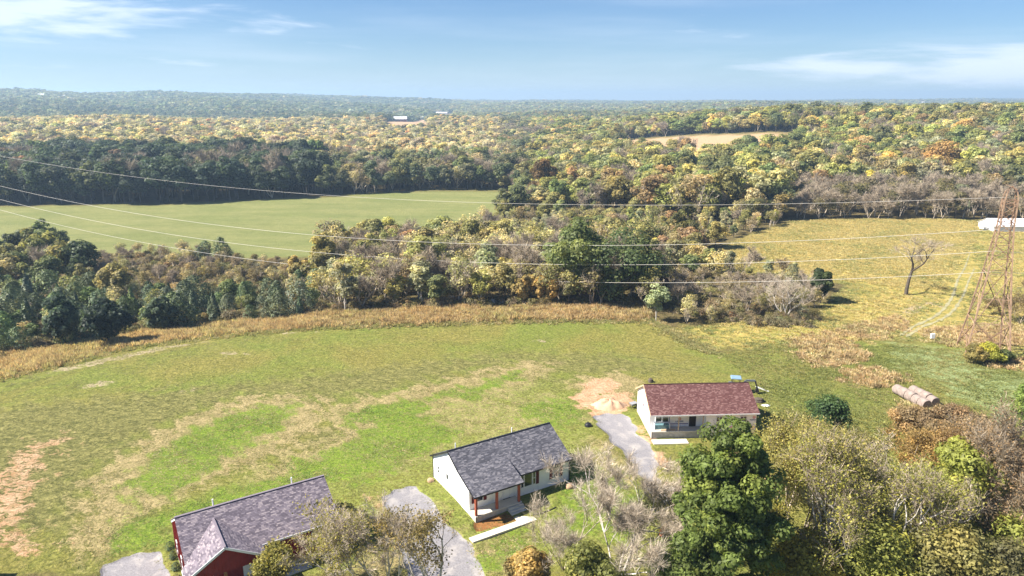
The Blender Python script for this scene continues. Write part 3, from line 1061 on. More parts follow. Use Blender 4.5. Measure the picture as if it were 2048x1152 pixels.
# thin the plants where the wanted spacing is wider than the grid
want = np.choose(np.clip(zn, 0, 11), [7, 6.5, 6.6, 5.6, 6.6, 4.8, 4.6, 6.2, 4.4, 2.2, 4.2, 7])
keepp = rng.uniform(0, 1, FX.shape) < np.minimum(1, (FS / want) ** 2)
keepp &= (bx > -260) & (bx < 2310)
FX, FY, FZ, FS, bx, by, bd, zn = [a[keepp] for a in (FX, FY, FZ, FS, bx, by, bd, zn)]
# the low thicket is denser than the grid
tx, ty = [], []
Z_THICK = poly([(190, 515), (430, 512), (560, 545), (640, 560), (640, 600), (400, 604), (230, 602), (150, 580)])
q = rng.uniform(Z_THICK.min(0), Z_THICK.max(0), (5000, 2))
q = q[sdist(Z_THICK, q[:, 0], q[:, 1]) > 0][:900]
Z_FRINGE = poly([(330, 625), (640, 612), (900, 604), (1180, 602), (1290, 606), (1300, 618), (1180, 613), (900, 616), (640, 630), (420, 651), (200, 678), (0, 714), (-60, 722), (-60, 712), (150, 676)])
q2 = rng.uniform(Z_FRINGE.min(0), Z_FRINGE.max(0), (9000, 2))
q2 = q2[sdist(Z_FRINGE, q2[:, 0], q2[:, 1]) > 0][:420]
Z_BUSHY = poly([(1335, 625), (1420, 640), (1520, 655), (1635, 655), (1640, 632), (1560, 612), (1350, 606)])
q3 = rng.uniform(Z_BUSHY.min(0), Z_BUSHY.max(0), (3000, 2))
q3 = q3[sdist(Z_BUSHY, q3[:, 0], q3[:, 1]) > 0][:260]
q = np.concatenate([q, q2, q3])
n0 = len(FX)
FX = np.concatenate([FX, q[:, 0]])
FY = np.concatenate([FY, q[:, 1]])
FZ = terr(FX, FY)
bx, by, bd = proj(np.stack([FX, FY, FZ], 1))
zn = np.concatenate([zn, np.full(len(q), 9)])
N = len(FX)
# pick kind, colour and size; colour drifts in patches across the wood
kind = np.empty(N, object)
clr = np.empty(N, object)
ht = np.zeros(N)
patch = 0.5 + 0.28 * np.sin(FX / 31 + 1.7 * np.sin(FY / 43)) + 0.22 * np.sin(FY / 19 + FX / 57 + 2)
u_ = np.clip(0.6 * rng.uniform(0, 1, N) + 0.4 * patch + rng.normal(0, 0.06, N), 0, 0.9999)
for z, (hr, opts) in ZONES.items():
    k = np.where(zn == z)[0]
    if not len(k):
        continue
    w = np.array([o[2] for o in opts], float)
    order = np.argsort(np.argsort(u_[k])) / max(1, len(k))
    mixu = np.where(rng.uniform(0, 1, len(k)) < 0.68, order, rng.uniform(0, 1, len(k)))
    c = np.minimum(np.searchsorted(np.cumsum(w) / w.sum(), mixu), len(w) - 1)
    for j, i in enumerate(k):
        kind[i], clr[i] = opts[c[j]][0], opts[c[j]][1]
    ht[k] = rng.uniform(hr[0], hr[1], len(k)) * rng.uniform(0.72, 1.18, len(k))
cd = (kind == "cedar") & (zn == 6)
ht[cd] = rng.uniform(3.5, 6, cd.sum())
ht *= np.where((zn == 6) & (by < 500), 0.74, 1.0)
ht *= np.where((bx > 620) & (bx < 1080) & (by > 400) & (by < 480), 0.75, 1.0)
ht *= np.where((bx > 1330) & (by > 445) & (by < 700), 0.72, 1.0)
for i in np.where((zn == 9) & (np.arange(N) >= n0) & (np.arange(N) < n0 + 900) & (rng.uniform(0, 1, N) < 0.14))[0]:
    kind[i], clr[i] = (('sparse', 'brown'), ('sparse', 'olive'), ('bare', 'grey'), ('sparse', 'straw'))[i % 4]
    ht[i] = rng.uniform(3.2, 6.0)
tint = np.array([CLR[c] for c in clr])
for z in ZONES:
    k = (zn == z)
    if k.any():
        tint[k] = tint[k] * 0.58 + tint[k].mean(0) * 0.42
for z, kz in ((1, 1.3), (3, 1.4), (4, 1.5), (6, 1.5), (10, 1.35), (7, 1.35), (8, 1.35), (11, 1.3), (0, 1.25), (9, 1.2)):
    tint[zn == z] *= kz
tint = tint * rng.uniform(0.78, 1.22, (N, 1)) * rng.uniform(0.93, 1.07, (N, 3))
wide = rng.uniform(0.95, 1.3, N)
wide = np.where((bd > 600), wide * 1.28, wide)
rz = rng.uniform(0, 6.28, N)

# ------------------------------------------------------------------ which forest trees stand as objects of their own
isfar = bd > 620
order = np.argsort(bd)
skyl = np.full(2700, 3000.0)
topx, topy, _ = proj(np.stack([FX, FY, FZ + ht], 1))
hpx = np.maximum(by - topy, 0)
vis = np.zeros(N)
for i in order:
    if bd[i] > 700:
        break
    x0 = int(topx[i] - hpx[i] * 0.25) + 300
    x1 = int(topx[i] + hpx[i] * 0.25) + 300
    if x1 < 302 or x0 > 2346:
        continue
    seg = skyl[max(x0, 0):max(x1, x0 + 2)]
    free = np.clip(seg, None, by[i]) - topy[i]
    vis[i] = np.clip(free, 0, None).mean() * max(1, x1 - x0) if len(seg) else 0
    dens = 0.9 if kind[i] not in ("bare", "sparse") else 0.5
    skyl[max(x0, 0):max(x1, x0 + 2)] = np.minimum(seg, topy[i] + hpx[i] * (1 - dens) * 0.6 + hpx[i] * .05)
inframe = (topx > 4) & (topx < 2044) & (vis > 60) & (hpx > 14)
solo = np.zeros(N, bool)
NAMEOF = {"leafy": "leafy_tree", "slim": "slender_tree", "sparse": "thinning_tree", "bare": "bare_tree", "cedar": "cedar_tree", "shrub": "shrub"}
LIMIT = {"leafy": 175, "slim": 40, "sparse": 60, "bare": 60, "cedar": 60, "shrub": 60}
for kd, lim in LIMIT.items():
    k = np.where((kind == kd) & inframe)[0]
    solo[k[np.argsort(-vis[k])][:lim]] = True
SOLO = np.where(solo)[0]
rest = np.where(~solo)[0]
# the rest: one wood
ri = np.zeros(len(rest), int)
for j, i in enumerate(rest):
    if bd[i] > 1700:
        kd = "vfar"
    elif isfar[i]:
        kd = "far" if kind[i] != "bare" or bd[i] > 900 else "bare"
    else:
        kd = kind[i]
    ri[j] = FIRST[kd] + int(rng.integers(0, len(TPL[kd])))
w_ = np.where(bd[rest] > 1700, np.where(bd[rest] > 3000, 2.1, 1.35), 1.0)
scatter("woodland", np.stack([FX, FY, FZ - 0.1], 1)[rest], np.stack([0 * rest, 0 * rest, rz[rest]], 1),
        np.stack([ht * wide, ht * wide, ht], 1)[rest] * np.stack([w_, w_, 1 + 0 * w_], 1), ri, tint[rest], "forest_shape")


def plant(name, kd, var, loc, h, wd, rzz, tnt, label=None, group=None, cat="tree"):
    cm, tm, _ = TPL[kd][var % len(TPL[kd])]
    root = thing(name, label, cat, loc, rzz, group)
    root.scale = (h * wd, h * wd, h)
    c = link_mesh("crown" if kd != "shrub" else "foliage", cm, root)
    if kd == "bare":
        c.name = "twigs"
    c["tint"] = [float(v) for v in tnt]
    if tm is not None:
        st_ = link_mesh("trunk" if kd != "shrub" else "stems", tm, root)
        st_["tint"] = [float(v) for v in tnt]
        if kd == "shrub":
            st_["kind"] = "stuff"
    return root


WHERE = {0: "in the far woods under the skyline", 1: "in the pale straw wood at left", 2: "in the dark wood behind the far field",
         3: "at the far field's right end", 4: "in the autumn wood on the right slope", 5: "in the grey row topping the golden meadow",
         6: "in the middle wood beyond the lawn", 7: "in the dark clump at the left edge", 8: "in the evergreen row behind left grass",
         9: "in the low brown thicket", 10: "in the scrubby row by the meadow", 11: "in the far woods under the skyline"}
GROUPOF = {1: "pale woods", 2: "dark wood behind the far field", 3: "wood edge by the far field", 4: "autumn wood on the right slope", 5: "grey row above the meadow", 6: "middle wood", 7: "dark clump on the left",
           8: "evergreen row", 9: "low thicket", 10: "scrubby row", 0: "far woods", 11: "far woods"}
NOUN = {"leafy": "leafy tree", "slim": "slender tree", "sparse": "half-bare tree", "bare": "leafless grey tree", "cedar": "cedar", "shrub": "low shrub"}
ORD = ["first", "second", "third", "fourth", "fifth", "sixth", "seventh", "eighth", "ninth", "tenth", "eleventh", "twelfth", "thirteenth", "fourteenth", "fifteenth", "sixteenth", "seventeenth", "eighteenth", "nineteenth", "twentieth"]
buckets = {}
for i in SOLO:
    buckets.setdefault((zn[i], kind[i], clr[i]), []).append(i)
for (z, kd, cl), L in buckets.items():
    L.sort(key=lambda i: topx[i])
    big = max(L, key=lambda i: ht[i])
    noun = NOUN[kd] if kd == "bare" else cl + " " + NOUN[kd]
    for j, i in enumerate(L):
        if len(L) == 1:
            lb = "the only %s %s" % (noun, WHERE[z])
        elif j == 0:
            lb = "leftmost %s %s" % (noun, WHERE[z])
        elif j == len(L) - 1:
            lb = "rightmost %s %s" % (noun, WHERE[z])
        elif j < 20:
            lb = "%s %s from the left %s" % (ORD[j], noun, WHERE[z])
        else:
            lb = "%s %s from the right %s" % (ORD[min(19, len(L) - 1 - j)], noun, WHERE[z])
        plant(NAMEOF[kd], kd, int(i), (FX[i], FY[i], FZ[i] - 0.1), ht[i], wide[i], rz[i], tint[i], lb, GROUPOF[z], "tree" if kd != "shrub" else "shrub")

# ------------------------------------------------------------------ house materials
def shingle_mat(name, c0, c1, c2, lo=0.2, hi=0.85):
    m, t, b = mat_new(name)
    g = NN(t, "ShaderNodeNewGeometry")
    r = g.outputs["Random Per Island"]
    n = NN(t, "ShaderNodeTexNoise", i_Scale=2.3, i_Detail=5.0, i_Roughness=0.7)
    LK(t, NN(t, "ShaderNodeTexCoord").outputs["Object"], n.inputs["Vector"])
    r2 = MATH(t, "ADD", MATH(t, "MULTIPLY", r, 0.75), MATH(t, "MULTIPLY", n.outputs[0], 0.25))
    c = MIX(t, SMOOTH(t, r2, lo, 0.55), c0, c1)
    c = MIX(t, SMOOTH(t, r2, 0.58, hi), c, c2)
    LK(t, c, b.inputs["Base Color"])
    b.inputs["Roughness"].default_value = 0.9
    b.inputs["Specular IOR Level"].default_value = 0.2
    return m


M_SH_GREY = shingle_mat("grey_shingle", (0.070, 0.070, 0.085), (0.112, 0.110, 0.130), (0.200, 0.192, 0.210))
M_SH_BROWN = shingle_mat("brown_shingle", (0.118, 0.100, 0.122), (0.190, 0.162, 0.190), (0.30, 0.255, 0.27))
M_DECK = plain("roof_edge", (0.09, 0.08, 0.085), 0.8)
M_SH_RED = shingle_mat("red_brown_shingle", (0.098, 0.042, 0.040), (0.130, 0.060, 0.056), (0.215, 0.122, 0.112))
M_WHITE = plain("white_siding", (0.85, 0.85, 0.85), 0.6, var=0.03, scale=1.2)
M_TRIM = plain("white_trim", (0.80, 0.80, 0.80), 0.5, var=0.03)
M_BLACK = plain("black_trim", (0.02, 0.02, 0.024), 0.45, var=0.2)
M_RED = plain("red_siding", (0.235, 0.022, 0.022), 0.65, var=0.14, scale=1.5, island=0.06)
M_SHUTTER = plain("maroon_shutter", (0.120, 0.014, 0.018), 0.6, var=0.12)
M_CEDAR = plain("stained_post", (0.33, 0.085, 0.045), 0.6, var=0.3, scale=5)
M_CEDAR2 = plain("brown_post", (0.27, 0.12, 0.055), 0.6, var=0.3, scale=5)
M_CONC = plain("concrete", (0.52, 0.49, 0.43), 0.9, var=0.10, scale=1.3, bump=0.2)
M_CONC_N = plain("new_concrete", (0.60, 0.555, 0.46), 0.9, var=0.07, scale=1.1, bump=0.15)
M_BLOCK = plain("grey_block", (0.42, 0.40, 0.37), 0.92, var=0.14, scale=2.5, bump=0.4, island=0.07)
M_TANB = plain("tan_block", (0.40, 0.30, 0.20), 0.92, var=0.16, scale=2.5, bump=0.4, island=0.07)
M_GLASS = plain("dark_window_glass", (0.022, 0.026, 0.040), 0.08, var=0.25, scale=0.7, spec=0.7)
M_GLASS2 = plain("green_dark_window_glass", (0.040, 0.050, 0.026), 0.08, var=0.3, scale=0.9, spec=0.7)
M_WRAP = plain("house_wrap", (0.85, 0.85, 0.86), 0.45, var=0.04, scale=1.5, bump=0.15)
M_INK_BLUE = plain("blue_print", (0.035, 0.055, 0.16), 0.6, var=0.1)
M_INK_RED = plain("red_print", (0.62, 0.06, 0.07), 0.6, var=0.1)
M_TAPE = plain("blue_tape", (0.03, 0.05, 0.26), 0.5, var=0.1)
M_LUMBER = plain("raw_lumber", (0.52, 0.37, 0.23), 0.8, var=0.2, scale=4)
M_TEAL = plain("teal_panel", (0.13, 0.24, 0.27), 0.5, var=0.12)
M_METAL_W = plain("white_roof_metal", (0.78, 0.78, 0.80), 0.4, var=0.04)
M_STEEL = plain("rust_steel", (0.33, 0.215, 0.14), 0.75, var=0.35, scale=1.6)
M_STEEL_D = plain("dark_rust_steel", (0.19, 0.11, 0.07), 0.8, var=0.35, scale=2.0)
M_PVC = plain("white_pipe", (0.8, 0.8, 0.8), 0.4, var=0.03)


def clip_poly(pts, z0, z1):
    """Part of outline pts ((s, z) list) between heights z0 and z1."""
    def cut(p, zz, keep_above):
        out = []
        for i in range(len(p)):
            a, b = p[i], p[(i + 1) % len(p)]
            ia = (a[1] >= zz - 1e-9) if keep_above else (a[1] <= zz + 1e-9)
            ib = (b[1] >= zz - 1e-9) if keep_above else (b[1] <= zz + 1e-9)
            if ia:
                out.append(a)
            if ia != ib:
                k = (zz - a[1]) / (b[1] - a[1])
                out.append((a[0] + k * (b[0] - a[0]), zz))
        return out
    p = cut(pts, z0, True)
    return cut(p, z1, False) if p else []


def lap_siding(parent, O, D, Nn, outline, mat, step=0.19, proud=0.03, name="siding"):
    """Overlapping boards over the outline ((s, z) points) on the wall plane O + s*D facing Nn."""
    m = MB()
    O, D, Nn = Vector(O), Vector(D), Vector(Nn)
    zs = [p[1] for p in outline]
    z = min(zs)
    while z < max(zs) - 0.01:
        z1 = min(z + step, max(zs))
        p = clip_poly(outline, z, z1)
        if len(p) >= 3:
            vs = [O + D * s + Vector((0, 0, zz)) + Nn * (0.004 + proud * (z1 - zz) / step) for s, zz in p]
            m.add(vs, [tuple(range(len(vs)))])
            low = [(s, zz) for s, zz in p if abs(zz - z) < 1e-6]
            if len(low) >= 2:
                a, b = min(low), max(low)
                A, B = O + D * a[0] + Vector((0, 0, z)), O + D * b[0] + Vector((0, 0, z))
                m.add([A, B, B + Nn * (0.004 + proud), A + Nn * (0.004 + proud)], [(0, 1, 2, 3)])
        z += step
    return m.build(name, mat, parent, kind="stuff")


def batten_siding(parent, O, D, Nn, outline, mat, step=0.30, w=0.05, name="batten"):
    m = MB()
    O, D, Nn = Vector(O), Vector(D), Vector(Nn)
    ss = [p[0] for p in outline]
    s = min(ss) + step / 2
    sw = [(p[1], p[0]) for p in outline]
    while s < max(ss):
        p = clip_poly(sw, s, s + w)
        if len(p) >= 3:
            z0, z1 = min(q[0] for q in p), max(q[0] for q in p) - 0.02
            a, b = O + D * s, O + D * (s + w)
            m.hexa([a + Vector((0, 0, z0)), b + Vector((0, 0, z0)), b + Nn * 0.03 + Vector((0, 0, z0)), a + Nn * 0.03 + Vector((0, 0, z0))],
                   [a + Vector((0, 0, z1)), b + Vector((0, 0, z1)), b + Nn * 0.03 + Vector((0, 0, z1)), a + Nn * 0.03 + Vector((0, 0, z1))])
        s += step
    return m.build(name, mat, parent, kind="stuff")


def wall(parent, O, D, Nn, outline, mat, thick=0.18, name="wall"):
    """A solid wall slab behind the plane."""
    m = MB()
    O, D, Nn = Vector(O), Vector(D), Vector(Nn)
    f = [O + D * s + Vector((0, 0, z)) for s, z in outline]
    b = [p - Nn * thick for p in f]
    n = len(f)
    m.add(f + b, [tuple(range(n)), tuple(range(2 * n - 1, n - 1, -1))] + [(i, (i + 1) % n, n + (i + 1) % n, n + i) for i in range(n)])
    return m.build(name, mat, parent)


def roof_plane(parent, E0, E1, T1, T0, mat, deck_mat, thick=0.10, exp=0.15, tabw=0.34, seed=1, name="roof_slope", keep=None, cut=None):
    """A roof slope: deck with separate shingle tabs laid on it. E0-E1 is the eave, T0-T1 the upper edge."""
    g = random.Random(seed)
    E0, E1, T0, T1 = map(Vector, (E0, E1, T0, T1))
    nrm = (E1 - E0).cross(T0 - E0).normalized()
    if nrm.z < 0:
        nrm = -nrm
    pts = [Vector(p) for p in cut] if cut else [E0, E1, T1, T0]
    d = MB()
    n = len(pts)
    d.add(pts + [p - nrm * thick for p in pts], [tuple(range(n)), tuple(range(2 * n - 1, n - 1, -1))] + [(i, (i + 1) % n, n + (i + 1) % n, n + i) for i in range(n)])
    deck = d.build(name, deck_mat, parent)
    U = (E1 - E0).normalized()
    S = (T0 - E0) - U * (T0 - E0).dot(U)
    LS = S.length
    S.normalize()
    W = (E1 - E0).length
    m = MB()
    cutp = [((p - E0).dot(U), (p - E0).dot(S)) for p in pts]
    rows = int(LS / exp)
    ex = LS / max(rows, 1)
    for r in range(rows):
        x = -g.uniform(0, tabw)
        while x < W:
            w = tabw * g.uniform(0.5, 1.35)
            p = clip_poly([(q[1], q[0]) for q in clip_poly(cutp, r * ex, (r + 1) * ex)], max(x, -1), x + w - 0.004)
            x += w
            if len(p) < 3:
                continue
            p = [(q[1], q[0]) for q in p]
            top = [E0 + U * a + S * b + nrm * (0.026 - 0.018 * (b - r * ex) / ex + g.uniform(0, .0)) for a, b in p]
            bot = [E0 + U * a + S * b + nrm * 0.002 for a, b in p]
            k = len(p)
            m.add(top + bot, [tuple(range(k))] + [(i, (i + 1) % k, k + (i + 1) % k, k + i) for i in range(k)])
    m.build("shingles", mat, deck, kind="stuff")
    return deck


def window(parent, O, D, Nn, s0, s1, z0, z1, glass=None, cols=1, rows=2, frame=0.07, fm=None, name="window"):
    glass = glass or M_GLASS
    fm = fm or M_TRIM
    O, D, Nn = Vector(O), Vector(D), Vector(Nn)

    def b(m, a, c, e, f, n0, n1):
        P = lambda s, z, n: O + D * s + Vector((0, 0, z)) + Nn * n
        m.hexa([P(a, e, n0), P(c, e, n0), P(c, e, n1), P(a, e, n1)], [P(a, f, n0), P(c, f, n0), P(c, f, n1), P(a, f, n1)])

    m = MB()
    b(m, s0, s0 + frame, z0, z1, 0.0, 0.085)
    b(m, s1 - frame, s1, z0, z1, 0.0, 0.085)
    b(m, s0 + frame, s1 - frame, z0, z0 + frame, 0.0, 0.083)
    b(m, s0 + frame, s1 - frame, z1 - frame, z1, 0.0, 0.083)
    for i in range(1, cols):
        x = s0 + (s1 - s0) * i / cols
        b(m, x - 0.03, x + 0.03, z0 + frame, z1 - frame, 0.0, 0.075)
    for j in range(1, rows):
        z = z0 + (z1 - z0) * j / rows
        b(m, s0 + frame, s1 - frame, z - 0.03, z + 0.03, 0.0, 0.078)
    w = m.build(name, fm, parent)
    for i in range(cols):
        for j in range(rows):
            p = MB()
            b(p, s0 + (s1 - s0) * i / cols + 0.03, s0 + (s1 - s0) * (i + 1) / cols - 0.03, z0 + (z1 - z0) * j / rows + 0.03, z0 + (z1 - z0) * (j + 1) / rows - 0.03, 0.02, 0.05)
            p.build("pane", glass, w)
    return w


def slab_on(parent, name, mat, O, D, Nn, s0, s1, z0, z1, n0, n1):
    O, D, Nn = Vector(O), Vector(D), Vector(Nn)
    P = lambda s, z, n: O + D * s + Vector((0, 0, z)) + Nn * n
    m = MB()
    m.hexa([P(s0, z0, n0), P(s1, z0, n0), P(s1, z0, n1), P(s0, z0, n1)], [P(s0, z1, n0), P(s1, z1, n0), P(s1, z1, n1), P(s0, z1, n1)])
    return m.build(name, mat, parent)


def block_wall(parent, name, mat, O, D, Nn, s0, s1, z0, z1, proud=0.0):
    """Concrete block courses joined in one part."""
    O, D, Nn = Vector(O), Vector(D), Vector(Nn)
    P = lambda s, z, n: O + D * s + Vector((0, 0, z)) + Nn * n
    m = MB()
    m.hexa([P(s0, z0, -0.2), P(s1, z0, -0.2), P(s1, z0, proud - 0.012), P(s0, z0, proud - 0.012)], [P(s0, z1, -0.2), P(s1, z1, -0.2), P(s1, z1, proud - 0.012), P(s0, z1, proud - 0.012)])
    z = z1
    k = 0
    while z > z0:
        zb = max(z - 0.2, z0)
        s = s0 - (0.2 if k % 2 else 0)
        while s < s1:
            a, c = max(s, s0) + 0.006, min(s + 0.4, s1) - 0.006
            if c - a > 0.02:
                m.hexa([P(a, zb + .006, proud - .05), P(c, zb + .006, proud - .05), P(c, zb + .006, proud), P(a, zb + .006, proud)], [P(a, z - .006, proud - .05), P(c, z - .006, proud - .05), P(c, z - .006, proud), P(a, z - .006, proud)])
            s += 0.4
        z -= 0.2
        k += 1
    return m.build(name, mat, parent, kind="stuff")


X_, Y_, mX, mY = (1, 0, 0), (0, 1, 0), (-1, 0, 0), (0, -1, 0)

# ------------------------------------------------------------------ white house, middle of the row
HW = thing("white_house", "white sided house with grey shingled roof and red porch posts", "house", (-4.68, 69.14, 0), 0.55, "new houses in the row")
L, D = 13.4, 9.0
zr, ze, sl = 5.53, 3.0, (5.53 - 3.0) / 4.5
v1 = 2.15
zv1 = zr - sl * (4.5 - v1)
pd, zp = 1.38, 2.78                                   # porch line and porch eave
psl = (zv1 - zp) / (v1 + pd + 0.32)
zporch = lambda v: zp + psl * (v + pd + 0.32)
main = lambda v: zr - sl * abs(4.5 - v)
gl = [(0, -0.2), (D, -0.2), (D, main(D) - .02), (4.5, zr - .02), (v1, zv1 - .02), (0.0, zporch(0.0) - .03)]
wall(HW, (0, 0, 0), Y_, mX, gl, M_WHITE)
lap_siding(HW, (0, 0, 0), Y_, mX, gl, M_WHITE)
gr_ = [(0, 0.02), (D, 0.02), (D, main(D) - .02), (4.5, zr - .02), (0, main(0) - .02)]
wall(HW, (L, 0, 0), Y_, X_, gr_, M_WHITE)
lap_siding(HW, (L, 0, 0), Y_, X_, gr_, M_WHITE)
wall(HW, (0.18, 0, 0), X_, mY, [(0, -0.05), (L - 0.36, -0.05), (L - 0.36, 2.98), (0, 2.98)], M_WHITE)
lap_siding(HW, (5.9, 0, 0), X_, mY, [(0, 0.0), (L - 5.92, 0.0), (L - 5.92, 2.86), (0, 2.86)], M_WHITE)
batten_siding(HW, (0.2, 0, 0), X_, mY, [(0, 0.3), (5.6, 0.3), (5.6, 2.95), (0, 2.95)], M_WHITE, 0.4)
wall(HW, (0.18, D, 0), X_, Y_, [(0, -0.05), (L - 0.36, -0.05), (L - 0.36, 2.98), (0, 2.98)], M_WHITE)
block_wall(HW, "foundation", M_CONC, (0.02, 0.0, 0), Y_, mX, 0.0, D, -1.1, -0.2, 0.01)
block_wall(HW, "foundation", M_TANB, (5.9, 0.0, 0), X_, mY, 0.0, L - 5.92, -1.2, 0.0, 0.0)
block_wall(HW, "foundation", M_TANB, (L - 0.02, 0.0, 0), Y_, X_, 0.0, D, -1.1, 0.02, 0.0)
oh = 0.3
for sgn, nm in ((-1, "front"), (1, "back")):
    if sgn < 0:
        # front slope is cut where the porch roof takes over
        c = [(5.95, -oh, main(-oh)), (L + oh, -oh, main(-oh)), (L + oh, 4.5, zr), (-oh, 4.5, zr), (-oh, v1 + .0, zv1), (5.95, v1, zv1)]
        roof_plane(HW, (-oh, -oh, main(-oh)), (L + oh, -oh, main(-oh)), (L + oh, 4.5, zr), (-oh, 4.5, zr), M_SH_GREY, M_BLACK, seed=3, cut=c)
    else:
        roof_plane(HW, (L + oh, D + oh, main(D + oh)), (-oh, D + oh, main(D + oh)), (-oh, 4.5, zr), (L + oh, 4.5, zr), M_SH_GREY, M_BLACK, seed=4)
vp = -pd - 0.32
roof_plane(HW, (-oh, vp, zp), (6.05, vp, zp), (6.05, v1 + .02, zv1 + .012), (-oh, v1 + .02, zv1 + .012), M_SH_GREY, M_BLACK, seed=5, name="porch_roof")
m = MB()
m.add([(6.0, vp, zp - .1), (6.0, v1, zv1 - .12), (6.0, -oh + .02, main(-oh) - .06), (6.0, -oh, zporch(-oh) - .03)], [(0, 3, 2, 1)])
m.prism([(vp + .05, zp - .04), (-oh, main(-oh) - .1), (v1, zv1 - .1), (-oh, zporch(-oh) - .05)], "x", 5.93, 5.99)
m.build("porch_roof_cheek", M_BLACK, HW)
MB().box(-oh, L + oh, 4.40, 4.60, zr - .02, zr + .055).build("ridge_cap", M_BLACK, HW)
m = MB()
m.bar((-oh - .02, 4.5, zr - .06), (-oh - .02, D + oh, main(D + oh) - .06), 0.05, 0.18)
m.bar((-oh - .02, 4.5, zr - .06), (-oh - .02, v1, zv1 - .06), 0.05, 0.18)
m.bar((-oh - .02, v1, zv1 - .06), (-oh - .02, vp, zp - .06), 0.05, 0.18)
m.build("rake_board", M_BLACK, HW)
m = MB()
m.bar((-oh, vp - .02, zp - .07), (6.05, vp - .02, zp - .07), 0.06, 0.16)
m.build("porch_fascia", M_BLACK, HW)
m = MB()
m.bar((6.1, -oh - .04, main(-oh) - .08), (L + oh, -oh - .04, main(-oh) - .08), 0.10, 0.13)
m.build("gutter", M_BLACK, HW)
MB().bar((L + .05, -.07, -0.3), (L + .05, -.07, main(-oh) - .15), 0.09).build("downspout", M_BLACK, HW)
MB().bar((-.05, D + .06, -0.3), (-.05, D + .06, main(D) - .1), 0.09).build("downspout", M_BLACK, HW)
MB().box(0.0, 5.9, -pd + .1, -0.02, zp - .22, zp - .17).build("porch_ceiling", M_WHITE, HW)
m = MB()
m.bar((0.0, -pd, zp - .16), (5.65, -pd, zp - .16), 0.16, 0.22)
m.build("porch_beam", M_WHITE, HW)
MB().box(-0.02, 5.88, -pd - .12, -0.02, 0.17, 0.29).build("porch_floor", M_CONC, HW)
block_wall(HW, "porch_foundation", M_BLOCK, (0.0, -pd - .05, 0), X_, mY, 0.0, 5.86, -1.4, 0.17, 0.0)
block_wall(HW, "porch_foundation", M_CONC, (0.0, -pd - .05, 0), Y_, mX, 0.0, pd, -1.2, 0.17, 0.012)
block_wall(HW, "porch_foundation", M_BLOCK, (5.84, -pd - .05, 0), Y_, X_, 0.0, pd, -1.2, 0.17, 0.012)
for u in (0.14, 2.75, 5.6):
    MB().box(u - .12, u + .12, -pd - .02, -pd + .22, 0.29, zp - .2).build("porch_post", M_CEDAR, HW)
for k in range(4):
    MB().box(4.0, 5.95, -pd - .12 - 0.32 * (k + 1), -pd - .12 - 0.32 * k, -1.0, 0.29 - 0.18 * (k + 1) + .17 * 0).build("step", M_CONC, HW)
window(HW, (0, 0, 0), X_, mY, 6.62, 7.05, 0.95, 2.62, rows=2)
window(HW, (0, 0, 0), X_, mY, 7.08, 8.2, 0.95, 2.62, M_GLASS2, rows=1)
window(HW, (0, 0, 0), X_, mY, 8.23, 8.66, 0.95, 2.62, M_GLASS2, rows=2)
window(HW, (0, 0, 0), X_, mY, 11.12, 12.0, 0.95, 2.60, M_GLASS2, rows=2, frame=0.09)
window(HW, (0, 0, 0), X_, mY, 0.75, 1.72, 1.05, 2.45, rows=2)
for a, b in ((8.72, 9.12), (10.62, 11.04), (12.06, 12.46), (0.3, 0.7), (1.77, 2.15)):
    s = slab_on(HW, "shutter", M_SHUTTER, (0, 0, 0), X_, mY, a, b, 0.9 if a > 5 else 1.0, 2.62 if a > 5 else 2.47, 0.0, 0.07)
    for j in range(2):
        slab_on(s, "shutter_panel", M_SHUTTER, (0, 0, 0), X_, mY, a + .06, b - .06, 1.05 + j * .78, 1.68 + j * .74, 0.07, 0.09)
dr = slab_on(HW, "front_door", M_TRIM, (0, 0, 0), X_, mY, 4.25, 5.2, 0.30, 2.4, 0.0, 0.07)
slab_on(dr, "door_light", M_GLASS, (0, 0, 0), X_, mY, 4.45, 5.0, 1.75, 2.2, 0.07, 0.085)
slab_on(dr, "door_panel", M_WHITE, (0, 0, 0), X_, mY, 4.42, 5.03, 0.5, 1.5, 0.07, 0.085)
slab_on(dr, "threshold", M_BLACK, (0, 0, 0), X_, mY, 4.25, 5.2, 0.29, 0.34, 0.07, 0.14)
window(HW, (0, 0, 0), Y_, mX, 7.38, 7.84, 1.2, 2.15, rows=2, frame=0.04)
window(HW, (0, 0, 0), Y_, mX, 4.92, 5.5, 1.5, 2.25, rows=1, frame=0.04)
for a, b, z in ((3.3, 4.0, -.62), (1.2, 1.7, -.62), (8.1, 8.4, -.45)):
    slab_on(HW, "crawl_vent", M_BLACK, (0, 0, 0), Y_, mX, a, b, z, z + (.34 if a > 3 and a < 5 else .16), 0.0, 0.035)
for a in (10.2, 12.7):
    slab_on(HW, "crawl_vent", M_BLACK, (0, 0, 0), X_, mY, a, a + .4, -.22, -.06, 0.0, 0.02)
for u in (1.1, 8.7):
    MB().cyl((u, 5.3, main(5.3) - .1), (u, 5.3, zr + .28), 0.06).build("vent_pipe", M_PVC, HW)

# walkway in front of the porch
WK = tag(bpy.data.objects.new("walkway", None), kind="structure")
COL.objects.link(WK)
WK.location, WK.rotation_euler = HW.location, (0, 0, 0.55)


def wslab(u0, u1, w0, w1, z):
    return MB().box(u0, u1, w0, w1, z - .5, z).build("concrete_slab", M_CONC_N, WK)


wslab(4.0, 5.95, -4.45, -2.79, -0.40)
for k in range(4):
    wslab(-1.95 + k * 1.485, -1.95 + (k + 1) * 1.485 - .012, -4.4, -3.5, -0.41 - .004 * k)

